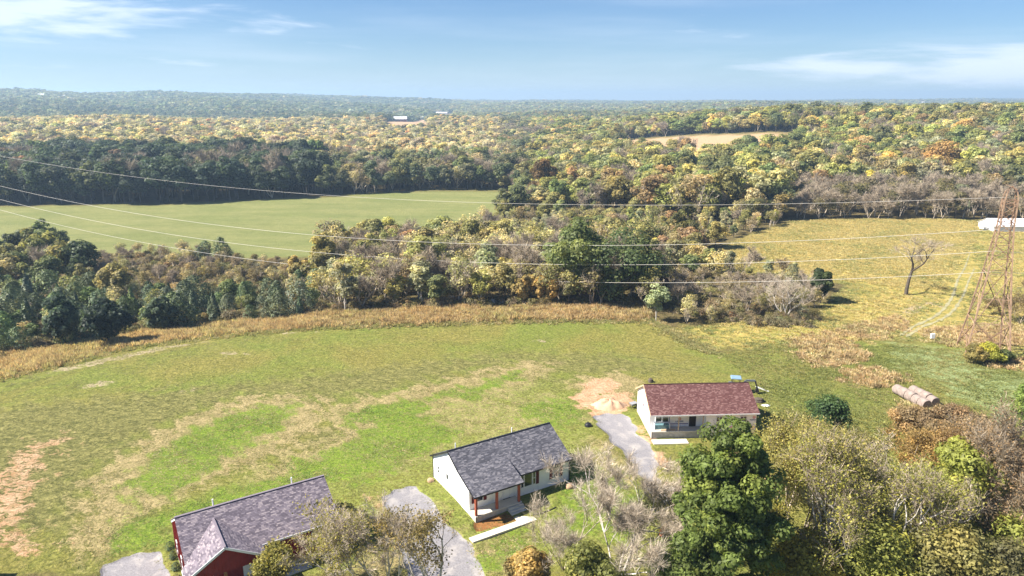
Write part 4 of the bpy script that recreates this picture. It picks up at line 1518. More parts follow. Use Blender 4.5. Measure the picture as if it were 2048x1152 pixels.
# ------------------------------------------------------------------ house under construction
HC = thing("unfinished_house", "unfinished house in white printed wrap under a red-brown shingle roof", "house", (18.66, 86.74, 0), 0.05, "new houses in the row")
L, D, ze, zr, oh = 14.1, 8.72, 3.67, 5.99, 0.3
sl = (zr - ze) / (D / 2)
main = lambda v: zr - sl * abs(D / 2 - v)
RC, UW = 1.35, 7.3
wall(HC, (0, 0, 0), Y_, mX, [(RC, 0.75), (D, 0.75), (D, main(D) - .02), (D / 2, zr - .02), (RC, main(RC) - .02)], M_WRAP)
wall(HC, (L, 0, 0), Y_, X_, [(0, 0.75), (D, 0.75), (D, main(D) - .02), (D / 2, zr - .02), (0, main(0) - .02)], M_WRAP)
wall(HC, (0.18, RC, 0), X_, mY, [(0, 1.05), (UW - .18, 1.05), (UW - .18, ze + .1), (0, ze + .1)], M_WRAP)
wall(HC, (UW, 0, 0), X_, mY, [(0, 0.75), (L - UW - .18, 0.75), (L - UW - .18, ze - .02), (0, ze - .02)], M_WRAP)
wall(HC, (UW, 0.18, 0), Y_, mX, [(0, 1.05), (RC - .2, 1.05), (RC - .2, ze - .02), (0, ze - .02)], M_WRAP)
wall(HC, (0.18, D, 0), X_, Y_, [(0, 0.75), (L - .36, 0.75), (L - .36, ze - .02), (0, ze - .02)], M_WRAP)
block_wall(HC, "foundation", M_CONC, (0, 0, 0), Y_, mX, RC, D, -0.5, 0.75, 0.01)
block_wall(HC, "foundation", M_CONC, (UW, 0, 0), X_, mY, 0, L - UW, -0.5, 0.75, 0.01)
block_wall(HC, "foundation", M_CONC, (L, 0, 0), Y_, X_, 0, D, -0.5, 0.75, 0.01)
block_wall(HC, "porch_foundation", M_BLOCK, (0, 0, 0), X_, mY, 0, UW - .02, -0.6, 0.9, -0.02)
block_wall(HC, "porch_foundation", M_CONC, (0, 0, 0), Y_, mX, 0.02, RC, -0.5, 0.9, -0.005)
MB().box(-0.03, UW - .02, -0.06, RC - .02, 0.9, 1.05).build("porch_floor", M_CONC, HC)
for s in (3.6, 6.9):
    MB().box(s - .05, s + .05, 0.0, 0.1, 1.05, main(0) - .2).build("porch_post", M_LUMBER, HC)
MB().box(0.0, UW, 0.02, 0.16, ze - .28, ze - .08).build("porch_beam", M_LUMBER, HC)
roof_plane(HC, (-oh, -oh, main(-oh)), (L + oh, -oh, main(-oh)), (L + oh, D / 2, zr), (-oh, D / 2, zr), M_SH_RED, M_LUMBER, seed=11, tabw=0.26)
roof_plane(HC, (L + oh, D + oh, main(D + oh)), (-oh, D + oh, main(D + oh)), (-oh, D / 2, zr), (L + oh, D / 2, zr), M_SH_RED, M_LUMBER, seed=12, tabw=0.26)
MB().box(-oh, L + oh, D / 2 - .1, D / 2 + .1, zr - .02, zr + .05).build("ridge_cap", plain("dark_red_cap", (.05, .018, .018), .9), HC)
m = MB()
m.bar((-oh - .03, D / 2, zr - .09), (-oh - .03, D + oh, main(D + oh) - .09), 0.05, 0.2)
m.build("rake_board", M_LUMBER, HC)
m = MB()
m.bar((-oh - .03, D / 2, zr - .09), (-oh - .03, -oh, main(-oh) - .09), 0.05, 0.2)
m.build("rake_board", M_LUMBER, HC)
MB().bar((-oh, -oh - .03, main(-oh) - .09), (L + oh, -oh - .03, main(-oh) - .09), 0.05, 0.16).build("fascia", M_TRIM, HC)
window(HC, (0, RC, 0), X_, mY, 0.78, 1.66, 1.75, 3.1, rows=2)
window(HC, (0, RC, 0), X_, mY, 1.72, 2.60, 1.75, 3.1, rows=2)
slab_on(HC, "doorway", M_BLACK, (0, RC, 0), X_, mY, 5.4, 6.35, 1.06, 3.15, 0.0, 0.03)
window(HC, (0, 0, 0), X_, mY, 11.85, 12.78, 1.6, 3.05, cols=2, rows=2)
window(HC, (0, 0, 0), X_, mY, 8.6, 9.5, 1.6, 3.05, cols=2, rows=2)
slab_on(HC, "wall_vent", M_BLACK, (0, 0, 0), Y_, mX, 5.0, 5.22, 2.35, 2.75, 0.0, 0.03)
slab_on(HC, "crawl_vent", M_BLACK, (0, 0, 0), X_, mY, 12.95, 13.4, 0.5, 0.66, 0.0, 0.03)
m = MB()
for a, b, z, zz in ((2.75, 5.3, 1.42, 1.52), ):
    P = lambda s, z_, n: Vector((s, RC - n, z_))
    m.hexa([P(a, z, 0), P(b, z, 0), P(b, z, .012), P(a, z, .012)], [P(a, zz, 0), P(b, zz, 0), P(b, zz, .012), P(a, zz, .012)])
m.box(2.64, 2.72, RC - .012, RC, 1.5, 3.1)
m.build("flashing_tape", M_TAPE, HC)
# the wrap's repeated print: a ringed emblem with a line of lettering under it, and small lines between
gp = random.Random(5)


def wrap_print(O, D, Nn, s0, s1, z0, z1, off):
    O, D, Nn = Vector(O), Vector(D), Vector(Nn)
    ink, red = MB(), MB()
    P = lambda s, z, n=.006: O + D * s + Vector((0, 0, z)) + Nn * n

    def glyphs(s, z, n, h):
        for k in range(n):
            w = h * gp.uniform(.55, .8)
            if s0 < s and s + w < s1 and z0 < z and z + h < z1:
                st = h * 0.24
                form = gp.randrange(4)
                bars = [(0, st, 0, h)]
                if form != 1:
                    bars.append((w - st, w, 0, h))
                bars.append((0, w, h - st, h) if form in (0, 3) else (0, w, 0, st))
                if form > 1:
                    bars.append((0, w, h * .4, h * .6))
                for a, b, c, d in bars:
                    ink.add([P(s + a, z + c), P(s + b, z + c), P(s + b, z + d), P(s + a, z + d)], [(0, 1, 2, 3)])
            s += w + h * .22

    def ring(s, z, r):
        if s - r < s0 or s + r > s1 or z - r < z0 or z + r > z1:
            return
        n = 18
        for i in range(n):
            a, b = 2 * math.pi * i / n, 2 * math.pi * (i + 1) / n
            red.add([P(s + r * math.cos(a), z + r * math.sin(a)), P(s + r * math.cos(b), z + r * math.sin(b)), P(s + r * .62 * math.cos(b), z + r * .62 * math.sin(b)), P(s + r * .62 * math.cos(a), z + r * .62 * math.sin(a))], [(0, 1, 2, 3)])
        red.add([P(s - r * .3, z - r * .35, .008), P(s + r * .3, z - r * .35, .008), P(s + r * .12, z + r * .4, .008), P(s - r * .12, z + r * .4, .008)], [(0, 1, 2, 3)])

    row = 0
    z = z0 + 0.12
    while z < z1:
        s = s0 - 2 + off + (1.25 if row % 2 else 0)
        while s < s1:
            if row % 2 == 0:
                ring(s + .55, z + .46, 0.20)
                glyphs(s, z, 7, 0.18)
            else:
                glyphs(s + .1, z + .1, 4, 0.12)
                glyphs(s + 1.3, z + .12, 6, 0.12)
            s += 2.35
        z += 0.72
        row += 1
    if ink.v:
        ink.build("wrap_lettering", M_INK_BLUE, HC, kind="stuff")
    if red.v:
        red.build("wrap_emblem", M_INK_RED, HC, kind="stuff")


wrap_print((0, 0, 0), X_, mY, UW + .05, 8.5, 0.8, 3.5, 0.6)
wrap_print((0, 0, 0), X_, mY, 9.6, 11.75, 0.8, 3.5, 0.3)
wrap_print((0, 0, 0), X_, mY, 12.88, 14.05, 0.8, 3.5, 2.36)
wrap_print((0, RC, 0), X_, mY, 2.8, 5.3, 1.6, 3.4, 0.4)
wrap_print((0, 0, 0), Y_, mX, 1.5, 8.6, 0.9, 3.5, 0.2)
ST_ = tag(bpy.data.objects.new("porch_pavement", None), kind="structure")
COL.objects.link(ST_)
ST_.location, ST_.rotation_euler = HC.location, (0, 0, .05)
MB().box(-0.1, 4.6, -1.75, -0.45, -.3, 0.12).build("concrete_slab", M_CONC_N, ST_)


def placed(o, root, loc, rz=0.0):
    """Put a thing where LOC is given in a house's own axes."""
    c, s = math.cos(root.rotation_euler.z), math.sin(root.rotation_euler.z)
    o.location = (root.location.x + c * loc[0] - s * loc[1], root.location.y + s * loc[0] + c * loc[1], loc[2])
    o.rotation_euler.z = root.rotation_euler.z + rz
    return o


o = thing("covered_crate", "teal panelled crate leaning on the unfinished house's porch", "crate")
placed(o, HC, (0.45, 0.55, 1.05))
MB().box(0.12, 2.05, 0.05, 0.6, 0.0, 0.62).build("body", M_TEAL, o)
MB().box(0.02, 0.12, 0.0, 0.65, 0.0, 0.7).build("end_post", M_TRIM, o)
MB().box(2.05, 2.15, 0.0, 0.65, 0.0, 0.7).build("end_post", M_TRIM, o)
o = thing("lumber_stack", "short stack of raw boards lying on the unfinished house's porch", "lumber")
placed(o, HC, (1.3, 0.1, 1.05))
for k in range(3):
    MB().box(0.05 * k, 2.1 - .1 * k, 0.02 + .13 * k, 0.13 + .13 * k, 0.0, 0.1).build("board", M_LUMBER, o)

# ------------------------------------------------------------------ red house
HR = thing("red_house", "red board-and-batten house with brown shingles and front gable porch", "house", (-29.35, 55.8, 0), 0.57, "new houses in the row")
L, D, ze, zr, oh = 13.83, 8.58, 3.2, 5.78, 0.3
sl = (zr - ze) / (D / 2)
main = lambda v: zr - sl * abs(D / 2 - v)
ux, pd, gw, gzr = 2.9, 1.85, 6.49, 5.13
gl = [(0, 0.0), (D, 0.0), (D, main(D) - .02), (D / 2, zr - .02), (0, main(0) - .02)]
for xx, nn in ((-.22, mX), (L, X_)):
    wall(HR, (xx, 0, 0), Y_, nn, gl, M_RED)
    batten_siding(HR, (xx, 0, 0), Y_, nn, gl, M_RED)
for vv, nn in ((0, mY), (D, Y_)):
    wall(HR, (0.18, vv, 0), X_, nn, [(0, 0.0), (L - .36, 0.0), (L - .36, ze - .02), (0, ze - .02)], M_RED)
    batten_siding(HR, (0.18, vv, 0), X_, nn, [(0, 0.0), (L - .36, 0.0), (L - .36, ze - .1), (0, ze - .1)], M_RED)
block_wall(HR, "foundation", M_CONC, (-.22, 0, 0), Y_, mX, 0, D, -1.6, 0.0, 0.01)
block_wall(HR, "foundation", M_CONC, (0, 0, 0), X_, mY, 6.0, L, -1.6, 0.0, 0.01)
block_wall(HR, "foundation", M_CONC, (L, 0, 0), Y_, X_, 0, D, -1.6, 0.0, 0.01)
roof_plane(HR, (-oh, -oh, main(-oh)), (L + oh, -oh, main(-oh)), (L + oh, D / 2, zr), (-oh, D / 2, zr), M_SH_BROWN, M_DECK, seed=21, tabw=0.32, exp=0.15)
roof_plane(HR, (L + oh, D + oh, main(D + oh)), (-oh, D + oh, main(D + oh)), (-oh, D / 2, zr), (L + oh, D / 2, zr), M_SH_BROWN, M_DECK, seed=22, tabw=0.32, exp=0.15)
MB().box(-oh, L + oh, D / 2 - .12, D / 2 + .12, zr - .02, zr + .05).build("ridge_cap", M_SH_BROWN, HR)
# porch gable, its ridge running into the main slope
vb = D / 2 - (zr - gzr) / sl
fg = lambda u: gzr - sl * abs(u - ux)
oe = 0.3
for sgn in (-1, 1):
    e = ux + sgn * (gw / 2 + oe)
    ez = gzr - sl * (gw / 2 + oe)
    ve = D / 2 - (zr - ez) / sl
    E0, E1, T1, T0 = (e, -pd - oe, ez), (e, vb, ez), (ux, vb, gzr), (ux, -pd - oe, gzr)
    cut = [(e, -pd - oe, ez), (e, ve, ez), (ux, vb, gzr), (ux, -pd - oe, gzr)]
    roof_plane(HR, E0, E1, T1, T0, M_SH_BROWN, M_DECK, seed=30 + sgn, tabw=0.32, exp=0.15, cut=cut, name="gable_slope")
MB().box(ux - .1, ux + .1, -pd - oe, vb + .05, gzr - .01, gzr + .06).build("ridge_cap", M_SH_BROWN, HR)
GO = [(ux - gw / 2, 2.45), (ux + gw / 2, 2.45), (ux + gw / 2, fg(ux + gw / 2) - .05), (ux, gzr - .08), (ux - gw / 2, fg(ux - gw / 2) - .05)]
GO = [(s, max(z, 2.45)) for s, z in GO]
wall(HR, (0, -pd, 0), X_, mY, GO, M_RED, 0.16, "gable_wall")
batten_siding(HR, (0, -pd, 0), X_, mY, GO, M_RED)
m = MB()
for sgn in (-1, 1):
    m.bar((ux, -pd - oe - .02, gzr - .09), (ux + sgn * (gw / 2 + oe), -pd - oe - .02, gzr - sl * (gw / 2 + oe) - .09), 0.05, 0.22)
m.build("gable_rake_board", M_TRIM, HR)
for sgn in (-1, 1):
    e = ux + sgn * (gw / 2 + oe)
    MB().bar((e, -pd - oe, gzr - sl * (gw / 2 + oe) - .09), (e, -oh, gzr - sl * (gw / 2 + oe) - .09), 0.05, 0.2).build("gable_fascia", M_TRIM, HR)
MB().bar((ux + gw / 2 + oe, -oh - .03, main(-oh) - .09), (L + oh, -oh - .03, main(-oh) - .09), 0.06, 0.2).build("fascia", M_TRIM, HR)
for v_ in (-oh, D + oh):
    MB().bar((-oh + .04, D / 2, zr - .2), (-oh + .04, v_, main(v_) - .2), 0.04, 0.18).build("rake_board", M_TRIM, HR)
    MB().bar((L + oh - .04, D / 2, zr - .2), (L + oh - .04, v_, main(v_) - .2), 0.04, 0.18).build("rake_board", M_TRIM, HR)
MB().box(-0.3, ux + gw / 2, -pd - .15, -0.02, -0.12, 0.02).build("porch_floor", M_CONC, HR)
block_wall(HR, "porch_foundation", M_CONC, (-.3, -pd - .1, 0), X_, mY, 0, ux + gw / 2 + .25, -1.6, -0.12, 0)
for u in (-.1, 2.75, 6.0):
    MB().box(u - .13, u + .13, -pd - .02, -pd + .24, 0.02, 2.45).build("porch_post", M_CEDAR2, HR)
dr = slab_on(HR, "front_door", M_TRIM, (0, 0, 0), X_, mY, 4.55, 5.6, 0.03, 2.2, 0.0, 0.07)
for k in range(3):
    slab_on(dr, "door_light", M_GLASS, (0, 0, 0), X_, mY, 4.75 + .24 * k, 4.92 + .24 * k, 1.75, 2.0, 0.07, 0.085)
slab_on(dr, "threshold", M_BLACK, (0, 0, 0), X_, mY, 4.68, 5.47, 0.05, 0.11, 0.07, 0.09)
MB().box(3.62, 3.76, -.14, -.03, 1.55, 1.75).build("porch_lamp", M_TRIM, HR)
window(HR, (0, 0, 0), X_, mY, 1.0, 1.95, 0.7, 1.75, rows=2)
window(HR, (0, 0, 0), X_, mY, 7.0, 8.2, 1.1, 2.6, cols=2, rows=1)
window(HR, (0, 0, 0), X_, mY, 11.2, 12.3, 1.0, 2.5, rows=2)
window(HR, (-.22, 0, 0), Y_, mX, 2.6, 3.3, 1.1, 2.3, rows=2)
window(HR, (-.22, 0, 0), Y_, mX, 5.5, 6.2, 1.1, 2.3, rows=2)
MB().box(8.0, 10.6, -1.6, -.05, -1.3, -0.25).build("side_stoop", M_CONC, HR)
for u in (3.3, 11.0):
    MB().cyl((u, 5.2, main(5.2) - .1), (u, 5.2, zr + .3), 0.07).build("vent_pipe", M_PVC, HR)

# corner of a fourth house cut off by the left frame edge
P4 = at(3, 1150)[0]
H4 = thing("cropped_house", "grey-roofed house corner cut off at the lower left frame edge", "house", (P4[0] - 8.0, P4[1] - 1.6, P4[2]), 0.05)
wall(H4, (7.1, -4, 0), Y_, X_, [(0, -1), (5, -1), (5, 2.1), (0, 2.1)], M_TANB)
wall(H4, (0, 1, 0), X_, Y_, [(0, -1), (6.9, -1), (6.9, 2.1), (0, 2.1)], M_TANB)
roof_plane(H4, (7.4, -4, 2.05), (7.4, 1.2, 2.05), (2.0, 1.2, 4.3), (2.0, -4, 4.3), M_SH_BROWN, M_DECK, seed=40, tabw=0.32, exp=0.15)
MB().bar((7.45, -4, 1.95), (7.45, 1.25, 1.95), 0.12, 0.14).build("gutter", M_TRIM, H4)

# ------------------------------------------------------------------ lattice tower and its lines
lb_ = at([1929, 2013, 2001, 1918], [712, 722, 698, 697])
TC = lb_.mean(0)
ex_ = (lb_[1] - lb_[0])
TROT = math.atan2(ex_[1], ex_[0])
HWID = 0.25 * (np.linalg.norm(lb_[1][:2] - lb_[0][:2]) + np.linalg.norm(lb_[2][:2] - lb_[3][:2]))


def z_at(x, y, py):
    lo, hi = -20.0, 60.0
    for _ in range(50):
        m = (lo + hi) / 2
        if proj([(x, y, m)])[1][0] > py:
            lo = m
        else:
            hi = m
    return lo


TW = thing("lattice_tower", "rusty steel lattice power tower standing beside the dirt track", "power tower", tuple(TC), TROT)
zl = [0.0] + [z_at(TC[0], TC[1], py) - TC[2] for py in (640, 545, 455, 400, 383)]
wl = [HWID, HWID * 0.76, HWID * 0.50, HWID * 0.30, HWID * 0.27, HWID * 0.20]
tw = lambda z: float(np.interp(z, zl, wl))
CN = [(-1, -1), (1, -1), (1, 1), (-1, 1)]
for i, (a, b) in enumerate(CN):
    m = MB()
    for z0, z1 in zip(zl[:-1], zl[1:]):
        m.bar((a * tw(z0), b * tw(z0), z0 - (0.4 if z0 == 0 else 0)), (a * tw(z1), b * tw(z1), z1 + .02), 0.24 if z0 < zl[2] else 0.18)
    m.build("leg", M_STEEL, TW)
pan = [0.0, zl[1], zl[2]]
z = zl[2]
while z < zl[4] - 0.6:
    z += max(1.25, tw(z) * 1.55)
    pan.append(min(z, zl[4]))
for k, (z0, z1) in enumerate(zip(pan[:-1], pan[1:])):
    for i in range(4):
        a, b = CN[i], CN[(i + 1) % 4]
        w0, w1 = tw(z0), tw(z1)
        th_ = 0.10 if k < 2 else 0.075
        mt = M_STEEL if (i + k) % 3 else M_STEEL_D
        zs = z0 + (0.5 if k == 0 else 0)
        ws = tw(zs)
        MB().bar((a[0] * ws, a[1] * ws, zs), (b[0] * w1, b[1] * w1, z1), th_).build("brace", mt, TW)
        MB().bar((b[0] * ws * .985, b[1] * ws * .985, zs), (a[0] * w1 * .985, a[1] * w1 * .985, z1), th_).build("brace", mt, TW)
        MB().bar((a[0] * w1, a[1] * w1, z1), (b[0] * w1, b[1] * w1, z1), th_).build("strut", M_STEEL if k < 2 else M_STEEL_D, TW)
        if k < 2:
            zm, wm = (z0 + z1) / 2, tw((z0 + z1) / 2)
            MB().bar((a[0] * wm, a[1] * wm, zm), (b[0] * wm, b[1] * wm, zm), 0.07).build("strut", M_STEEL, TW)
            for (p_, q_) in ((a, b), (b, a)):
                zq = z0 + (z1 - z0) * 0.25
                wq = tw(zq)
                mx_, my_ = (p_[0] + q_[0]) / 2 * wm, (p_[1] + q_[1]) / 2 * wm
                MB().bar((p_[0] * wq, p_[1] * wq, zq), ((p_[0] * .55 + q_[0] * .45) * wm, (p_[1] * .55 + q_[1] * .45) * wm, zm), 0.06).build("brace", M_STEEL, TW)
wt_ = wl[5]
for a, b in CN:
    MB().bar((a * wt_, b * wt_, zl[5]), (0, 0, zl[5] + .9), 0.08).build("peak_bar", M_STEEL_D, TW)
MB().bar((-1.0, 0.1, zl[5] + 1.15), (0.8, -.1, zl[5] + .35), 0.10).build("peak_arm", M_STEEL, TW)

# the lines leave the tower westward, away from the viewer
M_WIRE = plain("bare_conductor", (0.62, 0.58, 0.52), 0.45, 0.0, var=0.05)
cT = np.array([TC[0], TC[1]])
far_d = 127.0 * 1.86
WPX = {   # picture heights of each line, sampled along the photograph
    "top": [(0, 314), (350, 357), (700, 396), (1050, 411), (1400, 411), (1750, 403), (2012, 392)],
    "second": [(0, 375), (350, 430), (700, 478), (1000, 494), (1300, 493), (1650, 478), (1982, 456)],
    "third": [(0, 401), (350, 464), (700, 512), (1000, 530), (1300, 531), (1650, 520), (1985, 500)],
    "lowest": [(0, 421), (350, 492), (700, 543), (1000, 562), (1300, 566), (1650, 557), (1968, 545)],
}
pL = np.array([-175.0 * 0.93, 236.0 * 0.93])
for k, (nm, pts) in enumerate(WPX.items()):
    dirv = (pL - cT) / np.linalg.norm(pL - cT)
    S_, Z_ = [], []
    for (px, py) in pts:
        # where the sight line crosses the vertical plane of the line
        u, v = (px - 1024) / FPX, (py - 576) / FPX
        d = np.array([u, math.cos(TH) - v * math.sin(TH), -math.sin(TH) - v * math.cos(TH)])
        A = np.array([[d[0], -dirv[0]], [d[1], -dirv[1]]])
        t, s = np.linalg.solve(A, cT)
        S_.append(s)
        Z_.append(CAM_H + t * d[2])
    cf = np.polyfit(S_, Z_, 2)
    if k == 0:
        cf = np.polyfit(S_, Z_, 2)
    ss = np.linspace(min(S_[-1], 0.6), max(S_) + 90, 90)
    P = [(cT[0] + dirv[0] * s, cT[1] + dirv[1] * s, np.polyval(cf, s)) for s in ss]
    rad = 0.034 if k else 0.026
    Vv, Ff = tubes([(P[i], P[i + 1], rad, rad) for i in range(len(P) - 1)], 6)
    o = link_mesh("power_line", np_mesh("power_line", Vv, Ff, [M_WIRE], True))
    lab = {"top": "thin topmost power line crossing the wood from the tower's tip", "second": "second power line from the top, crossing above the middle wood",
           "third": "third power line from the top, between two thicker lines", "lowest": "lowest power line crossing in front of the big green trees"}[nm]
    tag(o, lab, "power line", "lines strung west from the tower")
    # continuing span behind the tower to the east
    P0 = np.array(P[0])
    e = at(2300, 600)[0][:2]
    d2 = (e - cT) / np.linalg.norm(e - cT)
    P2 = [(P0[0] + d2[0] * s, P0[1] + d2[1] * s, P0[2] - 0.16 * s + 0.0013 * s * s) for s in np.linspace(0, 60, 24)]
    Vv, Ff = tubes([(P2[i], P2[i + 1], rad, rad) for i in range(len(P2) - 1)], 6)
    o = link_mesh("power_line", np_mesh("power_line", Vv, Ff, [M_WIRE], True))
    tag(o, {"top": "topmost line leaving the tower toward the right frame edge", "second": "second line from the top leaving the tower to the right", "third": "third line from the top leaving the tower to the right", "lowest": "lowest line leaving the tower toward the right frame edge"}[nm], "power line", "lines strung east from the tower")

# ------------------------------------------------------------------ barns
def barn(name, label, px, py, rz, L, W, h, roofh, roofmat, wallmat, stripes=False, group=None):
    p = at(px, py)[0]
    b = thing(name, label, "barn", tuple(p), rz, group)
    m = MB()
    m.prism([(0, -1), (W, -1), (W, h), (W / 2, h + roofh), (0, h)], "x", 0, L)
    m.build("wall", wallmat, b)
    for sgn in (0, 1):
        e = -0.3 if sgn == 0 else W + 0.3
        ez = h - 0.3 * roofh / (W / 2)
        mm = MB()
        n = max(3, int(L / 1.0))
        for k in range(n):                        # ribbed metal sheets
            x0, x1 = -0.3 + (L + .6) * k / n, -0.3 + (L + .6) * (k + 1) / n
            mm.hexa([(x0, e, ez + .02), (x1 - .05, e, ez + .02), (x1 - .05, W / 2, h + roofh + .02), (x0, W / 2, h + roofh + .02)], [(x0, e, ez + .1), (x1 - .05, e, ez + .1), (x1 - .05, W / 2, h + roofh + .1), (x0, W / 2, h + roofh + .1)])
        r = mm.build("roof_slope", roofmat, b)
        if stripes and sgn == 0:
            for f in (0.12, 0.55):
                yy, zz = e + (W / 2 - e) * f, ez + (h + roofh - ez) * f
                MB().bar((-.3, yy - .02, zz + .12), (L + .3, yy - .02, zz + .12), 0.28, 0.08).build("skylight_strip", M_INK_BLUE, r)
    MB().box(-.05, .0, W * .35, W * .65, -0.5, h * .9).build("barn_door", M_BLOCK, b)
    return b


barn("metal_barn", "long white metal barn with dark roof bands beside the tower", 1986, 463, -0.06, 38, 9, 1.9, 1.9, M_METAL_W, M_METAL_W, True)
o = thing("feed_trailer", "small white trailer parked off the metal barn's left end", "trailer", tuple(at(1966, 461)[0]), 0.3)
MB().box(0, 3.2, 0, 1.6, 0.5, 1.3).build("body", M_METAL_W, o)
for x in (0.8, 2.3):
    for y in (-.12, 1.6):
        MB().cyl((x, y, .35), (x, y + .12, .35), .35, n=12).build("wheel", M_BLACK, o)
MB().bar((3.2, .8, .55), (4.3, .8, .5), .1).build("hitch", M_BLACK, o)
barn("far_barn", "white-roofed red barn in a clearing among the far trees", 785, 243, 0.05, 30, 14, 5, 5, M_METAL_W, M_SHUTTER, group="barns in the distance")
barn("far_barn", "tiny white shed right of the far red barn", 842, 239, 0.3, 10, 8, 4, 3, M_METAL_W, M_METAL_W, group="barns in the distance")
barn("far_barn", "pale long shed behind the far red barn near the skyline", 872, 229, 0.0, 36, 14, 5, 3, M_METAL_W, M_METAL_W, group="barns in the distance")
barn("far_barn", "white building on the left skyline ridge, left of two", 70, 196, 0.1, 26, 14, 9, 4, M_METAL_W, M_METAL_W, group="barns in the distance")
barn("far_barn", "white building on the left skyline ridge, right of two", 124, 198, 0.1, 30, 14, 8, 4, M_METAL_W, M_METAL_W, group="barns in the distance")
barn("far_barn", "long pale building on the right far skyline", 1832, 209, 0.0, 70, 24, 9, 5, M_METAL_W, M_METAL_W, group="barns in the distance")

# ------------------------------------------------------------------ round hay bales
M_HAY = plain("weathered_hay", (0.27, 0.215, 0.185), 0.95, var=0.28, scale=2.2, bump=0.6)
M_HAY_E = plain("hay_end", (0.30, 0.22, 0.16), 0.95, var=0.35, scale=5, bump=0.6)


def bale(seed, r, w):
    g = np.random.default_rng(seed)
    n, rows = 28, 9
    V, F = [], []
    for j in range(rows + 1):
        t = j / rows
        rad = r * (1 - 0.10 * abs(2 * t - 1) ** 5)
        for i in range(n):
            a = 2 * math.pi * i / n
            q = rad * (1 + g.normal() * 0.012) * (1 - 0.05 * max(0, -math.sin(a)) ** 2)
            V.append((w * (t - 0.5), q * math.cos(a), r * 0.94 + q * math.sin(a)))
    for j in range(rows):
        for i in range(n):
            F.append((j * n + i, j * n + (i + 1) % n, (j + 1) * n + (i + 1) % n, (j + 1) * n + i))
    m = MB()
    m.add(V, F)
    return m, n, rows


BALES = [(1796, 789), (1810, 796), (1822, 804), (1834, 811), (1847, 817)], [(1828, 791), (1840, 798), (1852, 805), (1864, 811)]
HOW = ["farthest", "second from the far end", "third from the far end", "fourth from the far end", "nearest"]
for row, L_ in enumerate(BALES):
    a, b = at(*L_[0])[0], at(*L_[-1])[0]
    rzz = math.atan2(b[1] - a[1], b[0] - a[0])
    for k in range(len(L_)):
        p = a + (b - a) * k / (len(L_) - 1)
        which = "left" if row == 0 else "right"
        pos = "nearest" if k == len(L_) - 1 else HOW[k]
        o = thing("hay_bale", "round grey hay bale, %s in the %s of two bale rows" % (pos, which), "hay bale", (p[0], p[1], float(terr(p[0], p[1]))), rzz + random.Random(k + 9 * row).uniform(-.06, .06), "round bales laid in two rows")
        m, n, rows = bale(k + 20 * row, 0.78 + 0.03 * ((k * 7) % 3), np.linalg.norm(b - a) / (len(L_) - 1) * 0.94)
        m.build("wrapped_side", M_HAY, o, True)
        for vs_ in (m.v[:n], m.v[-n:]):
            MB().add(vs_, [tuple(range(n))]).build("end_face", M_HAY_E, o)

# ------------------------------------------------------------------ mini excavator behind the unfinished house
M_EXC = plain("grey_machine_paint", (0.11, 0.125, 0.14), 0.45, var=0.15)
M_EXC_B = plain("blue_grey_canopy", (0.20, 0.30, 0.40), 0.4, var=0.1)
M_RUB = plain("rubber", (0.025, 0.025, 0.025), 0.85)
pe = at(1480, 772)[0]
EX = thing("mini_excavator", "small excavator with blue-grey canopy parked behind the unfinished house", "excavator", (34.6, 102.4, float(terr(34.6, 102.4))), -0.2)
EX.scale = (.92, .92, .92)
for y in (-.85, .5):
    m = MB()
    m.prism([(-1.0, 0.22), (-.8, 0.0), (.8, 0.0), (1.0, 0.22), (1.0, .4), (.8, .55), (-.8, .55), (-1.0, .4)], "y", y, y + .35)
    m.build("track", M_RUB, EX)
m = MB()
m.prism([(-1.1, .62), (.75, .62), (.85, .95), (.3, 1.05), (-.2, 1.1), (-.3, 1.5), (-1.0, 1.55), (-1.2, 1.2)], "y", -.75, .75)
m.build("body", M_EXC, EX)
MB().box(-.25, .2, -.28, .28, 1.05, 1.2).build("seat", M_RUB, EX)
MB().box(-.32, -.2, -.28, .28, 1.2, 1.75).build("seat_back", M_RUB, EX)
for x in (-.6, .65):
    for y in (-.68, .68):
        MB().bar((x, y, .9), (x * .95, y * .95, 2.55), 0.08).build("canopy_post", M_BLACK, EX)
m = MB()
m.prism([(-.85, 2.55), (.9, 2.55), (.8, 2.68), (-.75, 2.68)], "y", -.8, .8)
m.build("canopy", M_EXC_B, EX)
m = MB()
m.bar((.8, 0, 1.0), (1.7, 0, 2.2), .24, .3)
m.bar((1.7, 0, 2.2), (3.1, 0, 2.25), .22, .28)
m.build("boom", M_EXC, EX)
MB().bar((3.1, 0, 2.25), (3.55, 0, .95), .18, .24).build("stick", M_BLACK, EX)
m = MB()
m.prism([(3.4, .95), (3.75, .9), (3.85, .5), (3.5, .25), (3.2, .45)], "y", -.28, .28)
m.build("bucket", M_BLACK, EX)
MB().bar((1.0, .16, 1.3), (1.9, .16, 2.0), .07).build("hydraulic_ram", M_PVC, EX)
m = MB()
m.bar((-.9, 0, .3), (-1.5, 0, .25), .5, .1)
m.box(-1.6, -1.5, -.85, .85, .05, .5)
m.build("dozer_blade", M_EXC, EX)

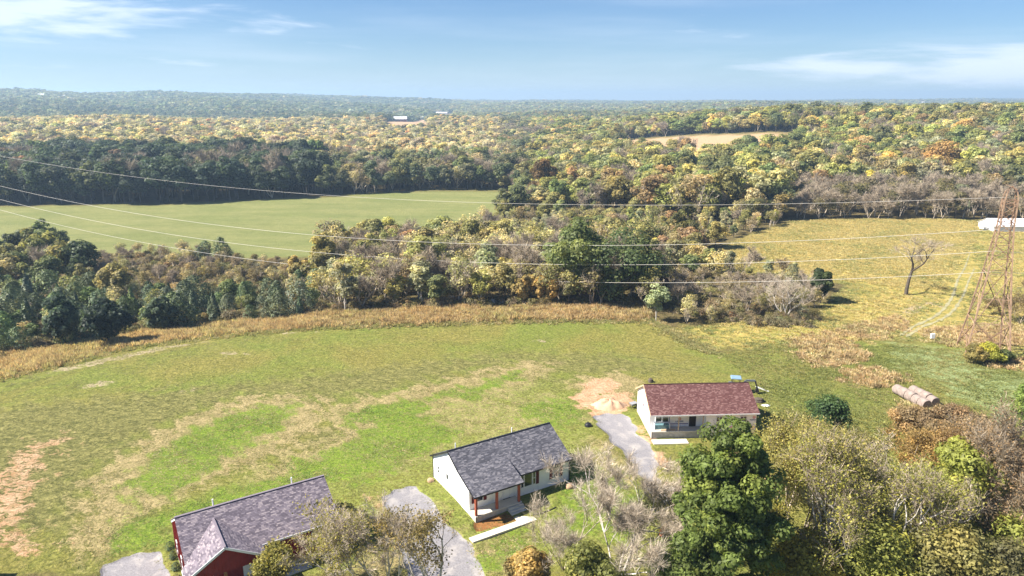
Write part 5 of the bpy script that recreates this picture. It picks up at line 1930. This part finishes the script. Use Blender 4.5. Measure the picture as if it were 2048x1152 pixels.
# ------------------------------------------------------------------ yard odds and ends
pb = at(1523, 778)[0]
for k, lbx in enumerate(("upper pale board lying in grass behind the unfinished house", "lower pale board beside the upper one in the grass")):
    o = thing("plank_board", lbx, "board", (pb[0] + .12 * k, pb[1] - .25 * k, pb[2] + .02), -1.0 + .06 * k, "pale boards in the grass")
    MB().box(-1.1, 1.1, -.1, .1, 0.02, .08).build("board", M_TRIM, o)
    MB().box(-1.0, -.9, -.12, .12, -.02, .02).build("cleat", M_LUMBER, o)
pd_ = at(1217, 812)[0]
g = np.random.default_rng(3)
V, F = [], []
n, rg = 40, 12
for j in range(rg + 1):
    t = j / rg
    for i in range(n):
        a = 2 * math.pi * i / n
        w = 1 + 0.10 * math.sin(3 * a + 1) + 0.07 * math.sin(7 * a) + g.normal() * .015
        V.append((t * 2.7 * w * math.cos(a), t * 1.7 * w * math.sin(a), 1.0 * (1 - t ** 2.4) * (1 + 0.16 * math.sin(5 * a + 5 * t) + .1 * math.sin(3 * a - 4 * t)) + g.normal() * .05 - .12 * t))
for j in range(rg):
    for i in range(n):
        F.append((j * n + i, j * n + (i + 1) % n, (j + 1) * n + (i + 1) % n, (j + 1) * n + i))
M_CLAY = plain("orange_clay", (0.53, 0.345, 0.225), 0.95, var=0.2, scale=1.2, bump=0.8)
dm = link_mesh("dirt_mound", np_mesh("dirt_mound", np.array(V), np.array(F), [M_CLAY], True))
dm.location = tuple(pd_)
tag(dm, "heap of orange clay beside the unfinished house's gravel drive", "dirt pile")
pw = at(1266, 815)[0]
WB = thing("wheelbarrow", "grey wheelbarrow standing between the clay heap and unfinished house", "wheelbarrow", tuple(pw), 0.5)
MB().hexa([(-.35, -.25, .35), (.35, -.25, .35), (.35, .25, .35), (-.35, .25, .35)], [(-.55, -.4, .75), (.6, -.4, .75), (.6, .4, .75), (-.55, .4, .75)]).build("tray", plain("grey_tray", (.3, .3, .32), .5), WB)
MB().cyl((.75, -.06, .22), (.75, .06, .22), .22, n=14).build("wheel", M_RUB, WB)
for y in (-.25, .25):
    MB().bar((.75, y * .3, .25), (-1.1, y * 1.2, .7), .05).build("handle", M_LUMBER, WB)
    MB().bar((-.3, y, .4), (-.4, y, 0), .05).build("leg", M_BLACK, WB)


def lump(name, label, cat, px, py, r, h, mat, seed, sx=1.0, rz=0.0, n=14, rows=6, jag=.12):
    g = np.random.default_rng(seed)
    p = at(px, py)[0]
    V, F = [], []
    for j in range(rows + 1):
        t = j / rows
        for i in range(n):
            a = 2 * math.pi * i / n
            q = r * math.cos(t * math.pi / 2 * .97) ** .6 * (1 + g.normal() * jag)
            V.append((q * sx * math.cos(a), q * math.sin(a), h * math.sin(t * math.pi / 2) * (1 + g.normal() * jag * .5) - .05))
    for j in range(rows):
        for i in range(n):
            F.append((j * n + i, j * n + (i + 1) % n, (j + 1) * n + (i + 1) % n, (j + 1) * n + i))
    m = MB()
    m.add(V, F + [tuple(range(rows * n, rows * n + n))])
    o = m.build(name, mat, None, True)
    o.location, o.rotation_euler = tuple(p), (0, 0, rz)
    return tag(o, label, cat)


M_STONE = plain("tan_stone", (0.40, 0.27, 0.17), 0.9, var=0.25, scale=3, bump=.5)
lump("trash_bag", "black rubbish bag lying in grass left of the upper gravel drive", "trash bag", 1176, 852, 0.5, .55, M_BLACK, 1)
lump("tree_stump", "small dark brown stump in scraped grass behind the unfinished house", "stump", 1301, 764, 0.4, .7, M_BARK, 2)
lump("boulder", "tan boulder at the right end of the white house's front", "boulder", 1139, 974, 0.55, .55, M_STONE, 3)
lump("boulder", "tan block stone at the back left corner of white house", "boulder", 861, 962, 0.42, .4, M_STONE, 4, jag=.06)
lump("plastic_scrap", "small white scrap in the grass right of unfinished house", "scrap", 1531, 811, .45, .12, M_TRIM, 5, 1.6)
lump("brush_pile", "dark heap of debris by the unfinished house's right wall", "debris pile", 1517, 803, .7, .6, M_BARK, 6, 1.3)
px_ = at([1066, 1082, 1100, 1112], [1030, 1027, 1021, 1015])
m = MB()
for a, b in zip(px_[:-1], px_[1:]):
    m.bar((a[0], a[1], a[2] + .05), (b[0], b[1], b[2] + .05), .09)
tag(m.build("drain_pipe", M_BLACK), "thin dark pipe lying across the lawn right of the steps", "pipe")
pm = at(1864, 681)[0]
o = thing("meter_box", "white utility box on a post in rusty grass near tower", "utility box", tuple(pm))
MB().box(-.05, .05, -.05, .05, -.2, .6).build("post", M_LUMBER, o)
MB().box(-.35, .35, -.2, .2, .45, 1.35).build("box", M_TRIM, o)
MB().bar((-.4, 0, .9), (-3.6, 1.6, 1.5), .05).build("guy_rod", M_LUMBER, o)
po = at(1323, 1071)[0]
o = thing("traffic_drum", "orange barrel standing in bare soil under the big tree", "barrel", tuple(po))
MB().cyl((0, 0, 0), (0, 0, .85), .26, .22, 14).build("barrel", plain("orange_plastic", (.62, .17, .035), .5), o)
MB().cyl((0, 0, 0), (0, 0, .06), .34, .34, 14).build("base_ring", M_RUB, o)
po = at(1331, 985)[0]
o = thing("service_post", "white service post with orange cap beside the upper gravel drive", "post", tuple(po))
MB().box(-.22, .22, -.18, .18, 0, 1.0).build("cabinet", M_TRIM, o)
MB().box(-.12, .12, -.1, .1, 1.0, 1.3).build("cap", plain("orange_cap", (.5, .2, .12), .6), o)
po = at(1341, 980)[0]
o = thing("wrap_sheet", "pale sheet lying beside the white service post", "sheet", tuple(po), .4)
MB().box(-.7, .7, -.5, .5, .01, .07).build("sheet", M_WRAP, o)

# ------------------------------------------------------------------ air
hz = MB()
hz.box(-8600, 8600, -300, 8600, -75, 122)
hm = bpy.data.materials.new("haze")
hm.use_nodes = True
ht_ = hm.node_tree
ht_.nodes.clear()
hv = NN(ht_, "ShaderNodeVolumePrincipled")
hv.inputs["Color"].default_value = (0.54, 0.76, 1.0, 1)
hv.inputs["Density"].default_value = 0.00021
hv.inputs["Anisotropy"].default_value = 0.2
LK(ht_, hv.outputs[0], NN(ht_, "ShaderNodeOutputMaterial").inputs["Volume"])
hz.build("haze", hm, kind="stuff")

# ------------------------------------------------------------------ single trees and shrubs that stand out
def size_from(px, py, top, wpx):
    p = at(px, py)[0]
    h = z_at(p[0], p[1], top) - p[2]
    zc = proj([p])[2][0]
    return p, h, wpx / FPX * zc


def hero_leafy(name, label, px, py, top, wpx, col, seed, nl=46, per=190, ls=0.30, z0=0.12, lr=(0.2, 0.32), group=None, cat="tree", bark=None, loose=False):
    p, h, w = size_from(px, py, top, wpx)
    V, F, Lb, C = crown_leafy(seed, nl=nl, per=per, wr=w / h, z0=z0, ls=ls / h, lr=lr, loose=loose)
    root = thing(name, label, cat, tuple(p), 0, group)
    me = np_mesh(name + "_crown", V * h, F, [M_LEAF])
    add_lobe(me, Lb)
    c = link_mesh("crown", me, root)
    c["tint"] = [float(v) for v in col]
    tv = trunk_for(C, seed, 0.018, max(z0, .08), 6)
    link_mesh("trunk", np_mesh(name + "_trunk", tv[0] * h, tv[1], [bark or M_BARK]), root)
    return root


def hero_bare(name, label, px, py, top, wpx, seed, bark, twig, levels=4, stems=3, leaves=0, col=None, lsize=0.115, spread=0.5, r0=0.016, tw=10, tl=0.075, up=0.3, leafy_share=1.0, group=None, cat="tree", lw=0.00055, clump=0.045):
    p, h, w = size_from(px, py, top, wpx)
    g = np.random.default_rng(seed)
    S, T = [], []
    for q in range(stems):
        a = 6.28 * (q + g.uniform(0, .7)) / stems
        k = (0.0 if stems == 1 else 0.12) if q == 0 else 0.38
        grow(g, (0, 0, -0.02), (k * math.cos(a), k * math.sin(a), 1), 0.33, r0 * (1 if q == 0 else .75), levels, S, T, spread=spread, up=up, ratio=0.66, kids=(2, 3), bend=0.16 if stems > 1 else 0.09)
    tp = np.array([t[0] for t in T])
    kz = 1 / (np.percentile(tp[:, 2], 98) + 0.05)
    wx = max(1e-3, np.percentile(np.abs(tp[:, 0]), 94) * 2.15)
    kx = (w / h) / wx
    sc = np.array([kx, kx, kz]) * h
    root = thing(name, label, cat, tuple(p), 0, group)
    thick = [s for s in S if s[4] >= 2]
    thin = [s for s in S if s[4] < 2]
    rs = h
    A = tubes([(np.array(a) * sc, np.array(b) * sc, ra * rs, rb * rs) for a, b, ra, rb, l in thick], 6)
    B = tubes([(np.array(a) * sc, np.array(b) * sc, max(ra * rs, .012), max(rb * rs, .008)) for a, b, ra, rb, l in thin], 3)
    link_mesh("trunk", np_mesh(name + "_trunk", A[0], A[1], [bark], True), root)
    sv = slivers(g, [(t[0] * sc, unit(t[1] * sc)) for t in T], tw, tl * h, lw * h)
    Vt, Ft, _, _ = join([(B[0], B[1], 0, None), (sv[0], sv[1], 0, None)])
    tg = link_mesh("twigs", np_mesh(name + "_twigs", Vt, Ft, [twig]), root)
    tg["kind"] = "stuff"
    if leaves:
        k = g.permutation(len(T))[: max(1, int(len(T) * leafy_share))]
        P = np.repeat(tp[k] * sc, leaves, 0)
        P = P + g.normal(size=P.shape) * clump * h * np.array([1, 1, .75])
        N_ = unit(g.normal(size=P.shape) * .7 + np.array([0, 0, .5]))
        V, F = leaf_quads(P, N_, lsize, g)
        me = np_mesh(name + "_crown", V, F, [M_LEAF])
        add_lobe(me, np.repeat(np.repeat(g.uniform(0, 1, len(k)), leaves), 4))
        c = link_mesh("crown", me, root)
        c["tint"] = [float(v) for v in col]
    return root


GT = "trees and brush in front of the houses"
hero_leafy("green_tree", "big dense green tree standing in front of the unfinished house", 1440, 1235, 832, 220, (0.165, 0.215, 0.055), 6, nl=215, per=250, ls=0.175, z0=0.04, lr=(.08, .21), group=GT, loose=True)
hero_bare("bare_tree", "white-limbed bare spreading tree right of the white house's walkway", 1235, 1165, 955, 280, 11, M_BARK_PALE, M_TWIG_PALE, levels=4, stems=4, spread=0.46, r0=0.014, group=GT, tw=34, tl=.10)
hero_bare("bare_tree", "fine grey-twigged bush beside the concrete walkway's right end", 1128, 1140, 955, 165, 12, M_TWIG_PALE, M_TWIG_PALE, levels=4, stems=3, spread=0.5, r0=0.008, group=GT, tw=14)
hero_leafy("orange_tree", "small orange-brown tree at the bottom edge below the walkway", 1060, 1195, 1098, 100, (0.439, 0.323, 0.122), 2, nl=44, per=240, ls=0.16, z0=0.05, group=GT)
hero_bare("thinning_tree", "olive half-bare tree covering the red house's right front", 690, 1205, 1022, 175, 13, M_BARK_PALE, M_TWIG_PALE, levels=4, stems=4, leaves=20, col=(0.285, 0.260, 0.073), spread=.5, group=GT, leafy_share=.3, clump=.05, tw=20)
hero_bare("thinning_tree", "smaller olive half-bare tree before the red house's windows", 575, 1195, 1092, 95, 14, M_BARK_PALE, M_TWIG_PALE, levels=4, stems=3, leaves=44, col=(0.309, 0.285, 0.087), group=GT, clump=.06)
hero_bare("bare_tree", "white-branched bare tree between red house and gravel drive", 770, 1205, 985, 190, 15, M_BARK_PALE, M_TWIG_PALE, levels=4, stems=3, spread=0.42, r0=.012, group=GT, tw=9)
hero_bare("thinning_tree", "bare tree with few brown-olive leaf tufts over the middle gravel drive", 865, 1215, 1000, 185, 16, M_BARK_PALE, M_TWIG_PALE, levels=3, stems=4, leaves=140, col=(0.260, 0.210, 0.087), leafy_share=.2, group=GT, clump=.045)
hero_bare("thinning_tree", "large olive tree with white forked limbs at lower right", 1690, 1190, 880, 330, 17, M_BARK_PALE, M_TWIG, levels=4, stems=5, leaves=15, col=(0.309, 0.303, 0.073), leafy_share=.5, spread=.55, r0=.018, group=GT, tw=5, clump=.035)
hero_bare("thinning_tree", "white-limbed leaning tree left of the yellow-green tree", 1775, 1150, 905, 240, 18, M_BARK_PALE, M_TWIG_PALE, levels=4, stems=3, leaves=18, col=(0.323, 0.323, 0.087), leafy_share=.5, spread=.5, group=GT)
hero_bare("thinning_tree", "olive twiggy tree just right of the big green tree", 1585, 1130, 858, 165, 19, M_TWIG_PALE, M_TWIG, levels=4, stems=4, leaves=44, col=(0.334, 0.309, 0.099), leafy_share=.7, spread=.42, group=GT)
hero_leafy("yellow_tree", "bright yellow-green tree at lower right before the brown brush", 1893, 1112, 862, 165, (0.354, 0.378, 0.085), 3, nl=46, per=260, ls=0.19, z0=.1, group=GT)
hero_leafy("yellow_tree", "yellow-green tree cut by the lower right frame corner", 2015, 1165, 1030, 150, (0.329, 0.354, 0.085), 4, nl=42, per=240, ls=.19, z0=.1, group=GT)
hero_bare("vine_tree", "dead snag wrapped in brown vines near the right frame edge", 1985, 1125, 828, 135, 20, M_TWIG, M_TWIG, levels=4, stems=5, leaves=10, col=(0.298, 0.210, 0.123), spread=.45, group=GT, tw=16, up=.15)
hero_leafy("evergreen_shrub", "dark green round tree right of the unfinished house", 1652, 892, 786, 112, (0.078, 0.133, 0.048), 5, nl=46, per=280, ls=.17, z0=.02, group=GT)
for k, (px, py, tp_, w_, cl, lb, sd) in enumerate((
        (1605, 1225, 1065, 170, (0.420, 0.359, 0.073), "golden olive tree at the bottom edge right of big green tree", 41), (1745, 1245, 1045, 230, (0.285, 0.298, 0.073), "dark olive tree along the bottom edge under white limbs", 42),
        (1890, 1250, 1050, 200, (0.248, 0.235, 0.089), "brownish olive tree at the bottom edge below yellow-green tree", 43), (1985, 1260, 1075, 160, (0.167, 0.157, 0.068), "dull brown-green tree at the bottom right corner", 44),
        (1185, 1235, 1085, 150, (0.235, 0.248, 0.073), "low olive tree at the bottom edge under white-limbed tree", 45), (1350, 1245, 1060, 150, (0.187, 0.235, 0.065), "green-olive tree at the bottom edge left of big green tree", 46))):
    hero_leafy("olive_tree", lb, px, py, tp_, w_, cl, sd, nl=44, per=260, ls=.16, z0=.06, group=GT)
for k, (px, py, tp_, w_, cl, lb, sd, lv) in enumerate((
        (1625, 950, 850, 90, (0.346, 0.298, 0.123), "pale twiggy bush below the dark round tree", 51, 9), (1555, 985, 862, 120, (0.323, 0.298, 0.087), "olive bush at the unfinished house's right corner", 52, 12),
        (1720, 985, 865, 140, (0.359, 0.323, 0.123), "grey-olive bush left of the brown brush", 53, 8), (1840, 975, 868, 120, (0.371, 0.260, 0.099), "tawny bush above the yellow-green tree", 54, 16),
        (1930, 985, 862, 130, (0.346, 0.235, 0.111), "brown bush right of the yellow-green tree", 55, 16), (1335, 1120, 985, 120, (0.248, 0.248, 0.099), "thin grey bush by the orange barrel", 56, 5),
        (1960, 930, 845, 90, (0.397, 0.298, 0.174), "leaning pale dead bush near the right edge", 57, 2), (1480, 1120, 960, 110, (0.298, 0.285, 0.073), "olive bush behind the big green tree", 58, 9),
        (1660, 1060, 930, 120, (0.298, 0.298, 0.087), "olive bush amid the white limbs", 59, 8), (1820, 1085, 960, 120, (0.298, 0.298, 0.073), "olive bush left of the yellow-green tree", 60, 9))):
    hero_bare("wild_bush", lb, px, py, tp_, w_, sd, M_TWIG_PALE, M_TWIG_PALE if k % 2 == 0 else M_TWIG, levels=3, stems=6, leaves=lv * 4, col=cl, lsize=.115, r0=.009, spread=.5, group=GT, cat="bush", clump=.07)
for k, (px, py, tp_, w_, cl, lb) in enumerate((
        (1815, 858, 815, 90, (0.354, 0.262, 0.140), "leftmost tawny brush clump beside the hay bales"), (1862, 868, 815, 90, (0.305, 0.220, 0.122), "second tawny brush clump from hay bales"), (1908, 872, 812, 95, (0.268, 0.189, 0.110), "third brown brush clump from hay bales"),
        (1950, 890, 832, 90, (0.281, 0.207, 0.122), "fourth brown brush clump from hay bales"), (1885, 900, 850, 100, (0.329, 0.244, 0.134), "front tawny brush clump below the hay bales"), (2044, 862, 752, 60, (0.210, 0.285, 0.070), "green bush cut by the right frame edge"),
        (2040, 960, 880, 80, (0.176, 0.167, 0.068), "olive bush at the right edge below the meadow"), (700, 1080, 1012, 90, (0.167, 0.167, 0.055), "olive bush behind the red house's right corner"),
        (1948, 726, 690, 50, (0.323, 0.273, 0.099), "brownish shrub at the tower's left foot"), (1975, 726, 688, 60, (0.420, 0.420, 0.073), "yellow-green shrub between the tower legs"), (2003, 726, 697, 40, (0.138, 0.167, 0.059), "dark shrub at the tower's right foot"))):
    hero_leafy("wild_shrub", lb, px, py, tp_, w_, cl, 70 + k, nl=30, per=240, ls=.135, z0=.0, group=GT if k < 8 else "shrubs at the tower foot", cat="shrub")
p_ = at(1992, 868)[0]
plant("slim_cedar", "cedar", 0, tuple(p_), 3.6, .55, .4, (0.273, 0.346, 0.198), "thin pale-tipped evergreen right of the brown brush", GT)
for k, (px, py) in enumerate(((341, 1098), (347, 1117), (353, 1139), (361, 1165))):
    p_ = at(px, py)[0]
    plant("foundation_shrub", "cedar", k, tuple(p_), 0.85, 1.5, k, (0.059, 0.098, 0.048), "small dark shrub by the red house's left wall, %s from the back" % ORD[k], "shrubs along the red house", "shrub")

hero_bare("bare_tree", "white-limbed bare tree rising between olive tree and dark round tree", 1640, 1090, 868, 190, 61, M_BARK_PALE, M_TWIG_PALE, levels=4, stems=3, leaves=8, col=(0.268, 0.244, 0.085), leafy_share=.5, spread=.5, r0=.015, group=GT, tw=7)
hero_bare("bare_tree", "white-limbed bare tree left of the vine-wrapped snag", 1880, 1140, 935, 170, 62, M_BARK_PALE, M_TWIG_PALE, levels=4, stems=3, leaves=10, col=(0.268, 0.244, 0.085), leafy_share=.5, spread=.5, r0=.014, group=GT, tw=7)
GM = "notable trees of the middle wood"
for k, (nm, px, py, tp_, w_, cl, lb) in enumerate((
        ("green_tree", 1160, 606, 422, 140, (.19, .23, .085), "tall light-green tree, left of the two biggest in middle wood"), ("green_tree", 1240, 608, 446, 165, (.125, .165, .07), "broad dark-green tree, right of the two biggest in middle wood"),
        ("green_tree", 1195, 604, 470, 110, (.15, .19, .075), "green tree wedged between the two biggest middle trees"), ("olive_tree", 1292, 600, 452, 70, (.20, .20, .08), "olive tree behind the big dark-green tree's right side"),
        ("orange_tree", 1050, 607, 545, 60, (0.441, 0.340, 0.138), "orange tree at the lawn's far edge, left of two"), ("orange_tree", 1095, 608, 548, 60, (0.437, 0.309, 0.116), "orange tree beneath the lowest line, right of two"),
        ("yellow_tree", 1030, 575, 508, 60, (0.458, 0.378, 0.138), "yellowish tree left of the big green trees"), ("purple_tree", 1318, 606, 552, 48, (0.090, 0.047, 0.042), "dark purple-brown bush right of the big green trees"),
        ("rust_green_tree", 1370, 505, 397, 66, (0.147, 0.141, 0.050), "round dark tree with bronze top near the topmost line"), ("bronze_tree", 1085, 405, 308, 62, (0.188, 0.122, 0.051), "bronze and green tree above the far field's end"),
        ("green_tree", 1530, 432, 346, 85, (0.058, 0.075, 0.033), "large dark round tree left of the golden meadow's top"), ("yellow_tree", 655, 585, 448, 62, (0.397, 0.338, 0.117), "yellow tree at the left of the middle wood"),
        ("yellow_tree", 733, 565, 470, 55, (0.310, 0.310, 0.110), "pale yellow-green tree in the middle wood under second line"), ("orange_tree", 52, 392, 306, 55, (0.360, 0.200, 0.106), "rusty orange tree in dark wood near the left edge"),
        ("red_tree", 586, 365, 303, 30, (0.165, 0.071, 0.065), "dark red tree rising above the dark wood"), ("green_tree", 1640, 606, 530, 50, (0.064, 0.090, 0.037), "upright green tree at the meadow row's right end"),
        ("yellow_tree", 600, 590, 498, 50, (0.382, 0.316, 0.130), "yellowing tree at the thicket's right edge"), ("yellow_tree", 232, 610, 520, 75, (0.368, 0.315, 0.129), "yellowing tree in front of the low thicket"),
        ("green_tree", 218, 690, 600, 95, (0.052, 0.075, 0.052), "darkest rounded evergreen in the row above left grass"), ("green_tree", 130, 690, 590, 85, (0.086, 0.123, 0.077), "blue-green bushy evergreen left of the darkest one"),
        ("green_tree", 325, 665, 590, 65, (0.113, 0.150, 0.090), "pale-green bushy tree right of the darkest evergreen"), ("orange_tree", 1872, 365, 272, 90, (.40, .27, .11), "bright orange tree on the right slope"),
        ("yellow_tree", 1740, 400, 335, 50, (0.521, 0.494, 0.121), "bright yellow tree on the right slope"), ("brown_tree", 1850, 395, 318, 70, (0.228, 0.141, 0.102), "dull brown tree below the bright orange tree"))):
    hero_leafy(nm, lb, px, py, tp_, w_, cl, 500 + k, nl=44 if w_ > 80 else 30, per=130, ls=.38 if py > 450 else .6, z0=.06, lr=(.17, .3), group=GM)
hero_bare("lone_tree", "lone bare tree with dark trunk standing in the golden meadow", 1812, 590, 464, 112, 31, M_BARK, M_TWIG, levels=4, stems=1, spread=.62, r0=.030, up=.2, tw=26, lw=.0006)
hero_bare("bare_tree", "pale bare many-stemmed tree in the meadow's left scrub row", 1572, 636, 548, 95, 32, M_BARK_PALE, M_TWIG_PALE, levels=4, stems=5, spread=.4, r0=.012, group="scrubby row")
for k, (px, py, tp_, w_) in enumerate(((2012, 640, 590, 60), (2040, 648, 585, 70), (2060, 620, 560, 70), (1985, 628, 596, 40))):
    hero_bare("bare_tree", "brown bare scrub tree behind the tower, %s from left" % ORD[(3, 3, 3, 0)[k] if k == 3 else k + 1], px, py, tp_, w_, 34 + k, M_TWIG, M_TWIG, levels=3, stems=5, leaves=8, col=(0.229, 0.176, 0.082), spread=.5, r0=.011, group="scrub behind the tower")
for k, (px, py, h_) in enumerate(((676, 614, 1.6), (790, 612, 1.7), (860, 610, 1.9), (882, 609, 2.0), (903, 608, 2.2), (985, 611, 1.6), (1003, 609, 1.5), (1085, 610, 1.5), (540, 622, 1.3), (700, 612, 1.3))):
    p_ = at(px, py)[0]
    lb = "pale grey-lilac flowering shrub along the golden band's back, %s of ten"
    plant("pale_shrub", "shrub", k, tuple(p_), h_, .75, k * 1.3, (0.642, 0.589, 0.589), lb % ["third from left", "fifth from left", "sixth from left", "tallest pair's left", "tallest pair's right", "third from right", "second from right", "rightmost", "leftmost", "fourth from left"][k], "pale shrubs along the golden band", "shrub")

# ------------------------------------------------------------------ tall grasses
def tuft(seed, n, spread, lean, w, hh=1.0):
    g = np.random.default_rng(seed)
    P = g.normal(size=(n, 3)) * np.array([spread, spread, 0])
    D = unit(np.stack([g.normal(size=n) * lean + P[:, 0] * lean, g.normal(size=n) * lean + P[:, 1] * lean, np.ones(n)], 1))
    hgt = hh * g.uniform(.55, 1.0, (n, 1))
    s = unit(np.cross(D, g.normal(size=(n, 3)))) * w
    mid = P + D * hgt * .6
    tip = P + D * hgt + np.stack([g.normal(size=n) * lean * .5, g.normal(size=n) * lean * .5, -.05 + 0 * hgt[:, 0]], 1) * hgt
    V = np.stack([P + s, P - s, tip - s * .15, mid + s * 1.2], 1).reshape(-1, 3)
    return V, np.arange(4 * n).reshape(n, 4), np.repeat(g.uniform(0, 1, n), 4)


TM = []
for s in range(5):
    v, f, l = tuft(s, 34, 0.34, 0.28, 0.035)
    me = np_mesh("tall_tuft", v, f, [M_GRASS])
    add_lobe(me, l)
    TM.append(me)
lib("tall_tuft", TM)
TS = []
for s in range(5):
    v, f, l = tuft(50 + s, 26, 0.9, 0.75, 0.085)
    me = np_mesh("lawn_tuft", v, f, [M_GRASS])
    add_lobe(me, l)
    TS.append(me)
lib("lawn_tuft", TS)


def fill(P, dens, seed, cap=60000):
    g = np.random.default_rng(seed)
    lo, hi = P.min(0), P.max(0)
    n = int(min(cap * 3, (hi - lo).prod() * dens))
    q = g.uniform(lo, hi, (n, 2))
    q = q[sdist(P, q[:, 0], q[:, 1]) > 0]
    for L in L_TRACK:
        q = q[ldist(L, q[:, 0], q[:, 1]) > 1.3]
    for G in Z_GRAVEL + Z_DIRT:
        q = q[sdist(G, q[:, 0], q[:, 1]) < 0.2]
    return q[:cap]


def grass(name, zones, label, key="tall_tuft"):
    Q, H, T = [], [], []
    g = np.random.default_rng(len(name))
    for P, dens, (h0, h1), cols in zones:
        q = fill(P, dens, len(Q) + 3)
        if not len(q):
            continue
        c = np.array(cols)
        pt = 0.5 + 0.5 * np.sin(q[:, 0] / 5 + 2 * np.sin(q[:, 1] / 7))
        k = np.clip((0.6 * g.uniform(0, 1, len(q)) + .4 * pt) * len(c), 0, len(c) - 1).astype(int)
        Q.append(q)
        H.append(g.uniform(h0, h1, len(q)))
        lump = 0.5 + 0.25 * np.sin(q[:, 0] / 2.3 + 2 * np.sin(q[:, 1] / 3.1)) + 0.25 * np.sin(q[:, 1] / 1.7 + q[:, 0] / 4.3)
        H[-1] = H[-1] * (0.62 + 0.6 * lump)
        T.append(c[k] * g.uniform(.88, 1.12, (len(q), 1)))
    q, h, t = np.concatenate(Q), np.concatenate(H), np.concatenate(T)
    q = q + g.normal(size=q.shape) * (0.7 if key == 'tall_tuft' else .2)
    n = len(q)
    wf = g.uniform(.8, 1.3, n)
    base = 0.8 if key == "tall_tuft" else 0.32
    scatter(name, np.stack([q[:, 0], q[:, 1], terr(q[:, 0], q[:, 1]) - .02], 1), np.stack([0 * h, 0 * h, g.uniform(0, 6.28, n)], 1), np.stack([wf * base, wf * base, h], 1), g.integers(0, 5, n), t, key, label)


GOLDS = [(.38, .27, .15), (.60, .46, .27), (.53, .40, .235), (.64, .54, .31), (.33, .25, .14), (.50, .45, .22)]
MEAD = [(.54, .46, .21), (.58, .49, .23), (.48, .43, .19), (.55, .46, .20), (.40, .385, .165)]
Z_EDGE = poly([(x, y + 5) for x, y in EDGE_PX] + [(x, y - 9) for x, y in EDGE_PX[::-1]])
grass("golden_grass", [(Z_BAND, 6.0, (.6, 1.6), GOLDS), (Z_EDGE, 5.0, (.3, .7), [(.40, .36, .175), (.33, .33, .14), (.50, .42, .23)])] + [(P, 2.0, (.4, .95), GOLDS) for P in Z_RUST], "tall rust-gold dry grass edging the mown lawn")
grass("meadow_grass", [(Z_GOLD, 1.6, (.3, .6), MEAD), (Z_MEADOW, 1.0, (.2, .5), MEAD + [(.30, .32, .13), (.27, .30, .115)])], "golden meadow grass on the right slope")
Z_ROUGH = poly([(1440, 706), (1560, 690), (1800, 690), (2100, 720), (2100, 900), (1700, 900), (1540, 860), (1500, 760)])
LW = [(.15, .165, .05), (.19, .20, .065), (.24, .22, .09), (.13, .155, .04)]
grass("lawn_grass", [(Z_LAWN, 1.3, (.03, .09), LW), (Z_ROUGH, 4.0, (.1, .3), [(.19, .22, .065), (.24, .26, .085), (.31, .28, .11)])] + [(P, 2.5, (.05, .13), [(.15, .25, .04), (.20, .30, .06), (.32, .32, .12)]) for P in Z_GREEN]
      + [(P, 2.0, (.05, .12), [(.40, .33, .17), (.24, .24, .08), (.48, .40, .23)]) for P in Z_TAN], "short mown grass of the lawn", "lawn_tuft")
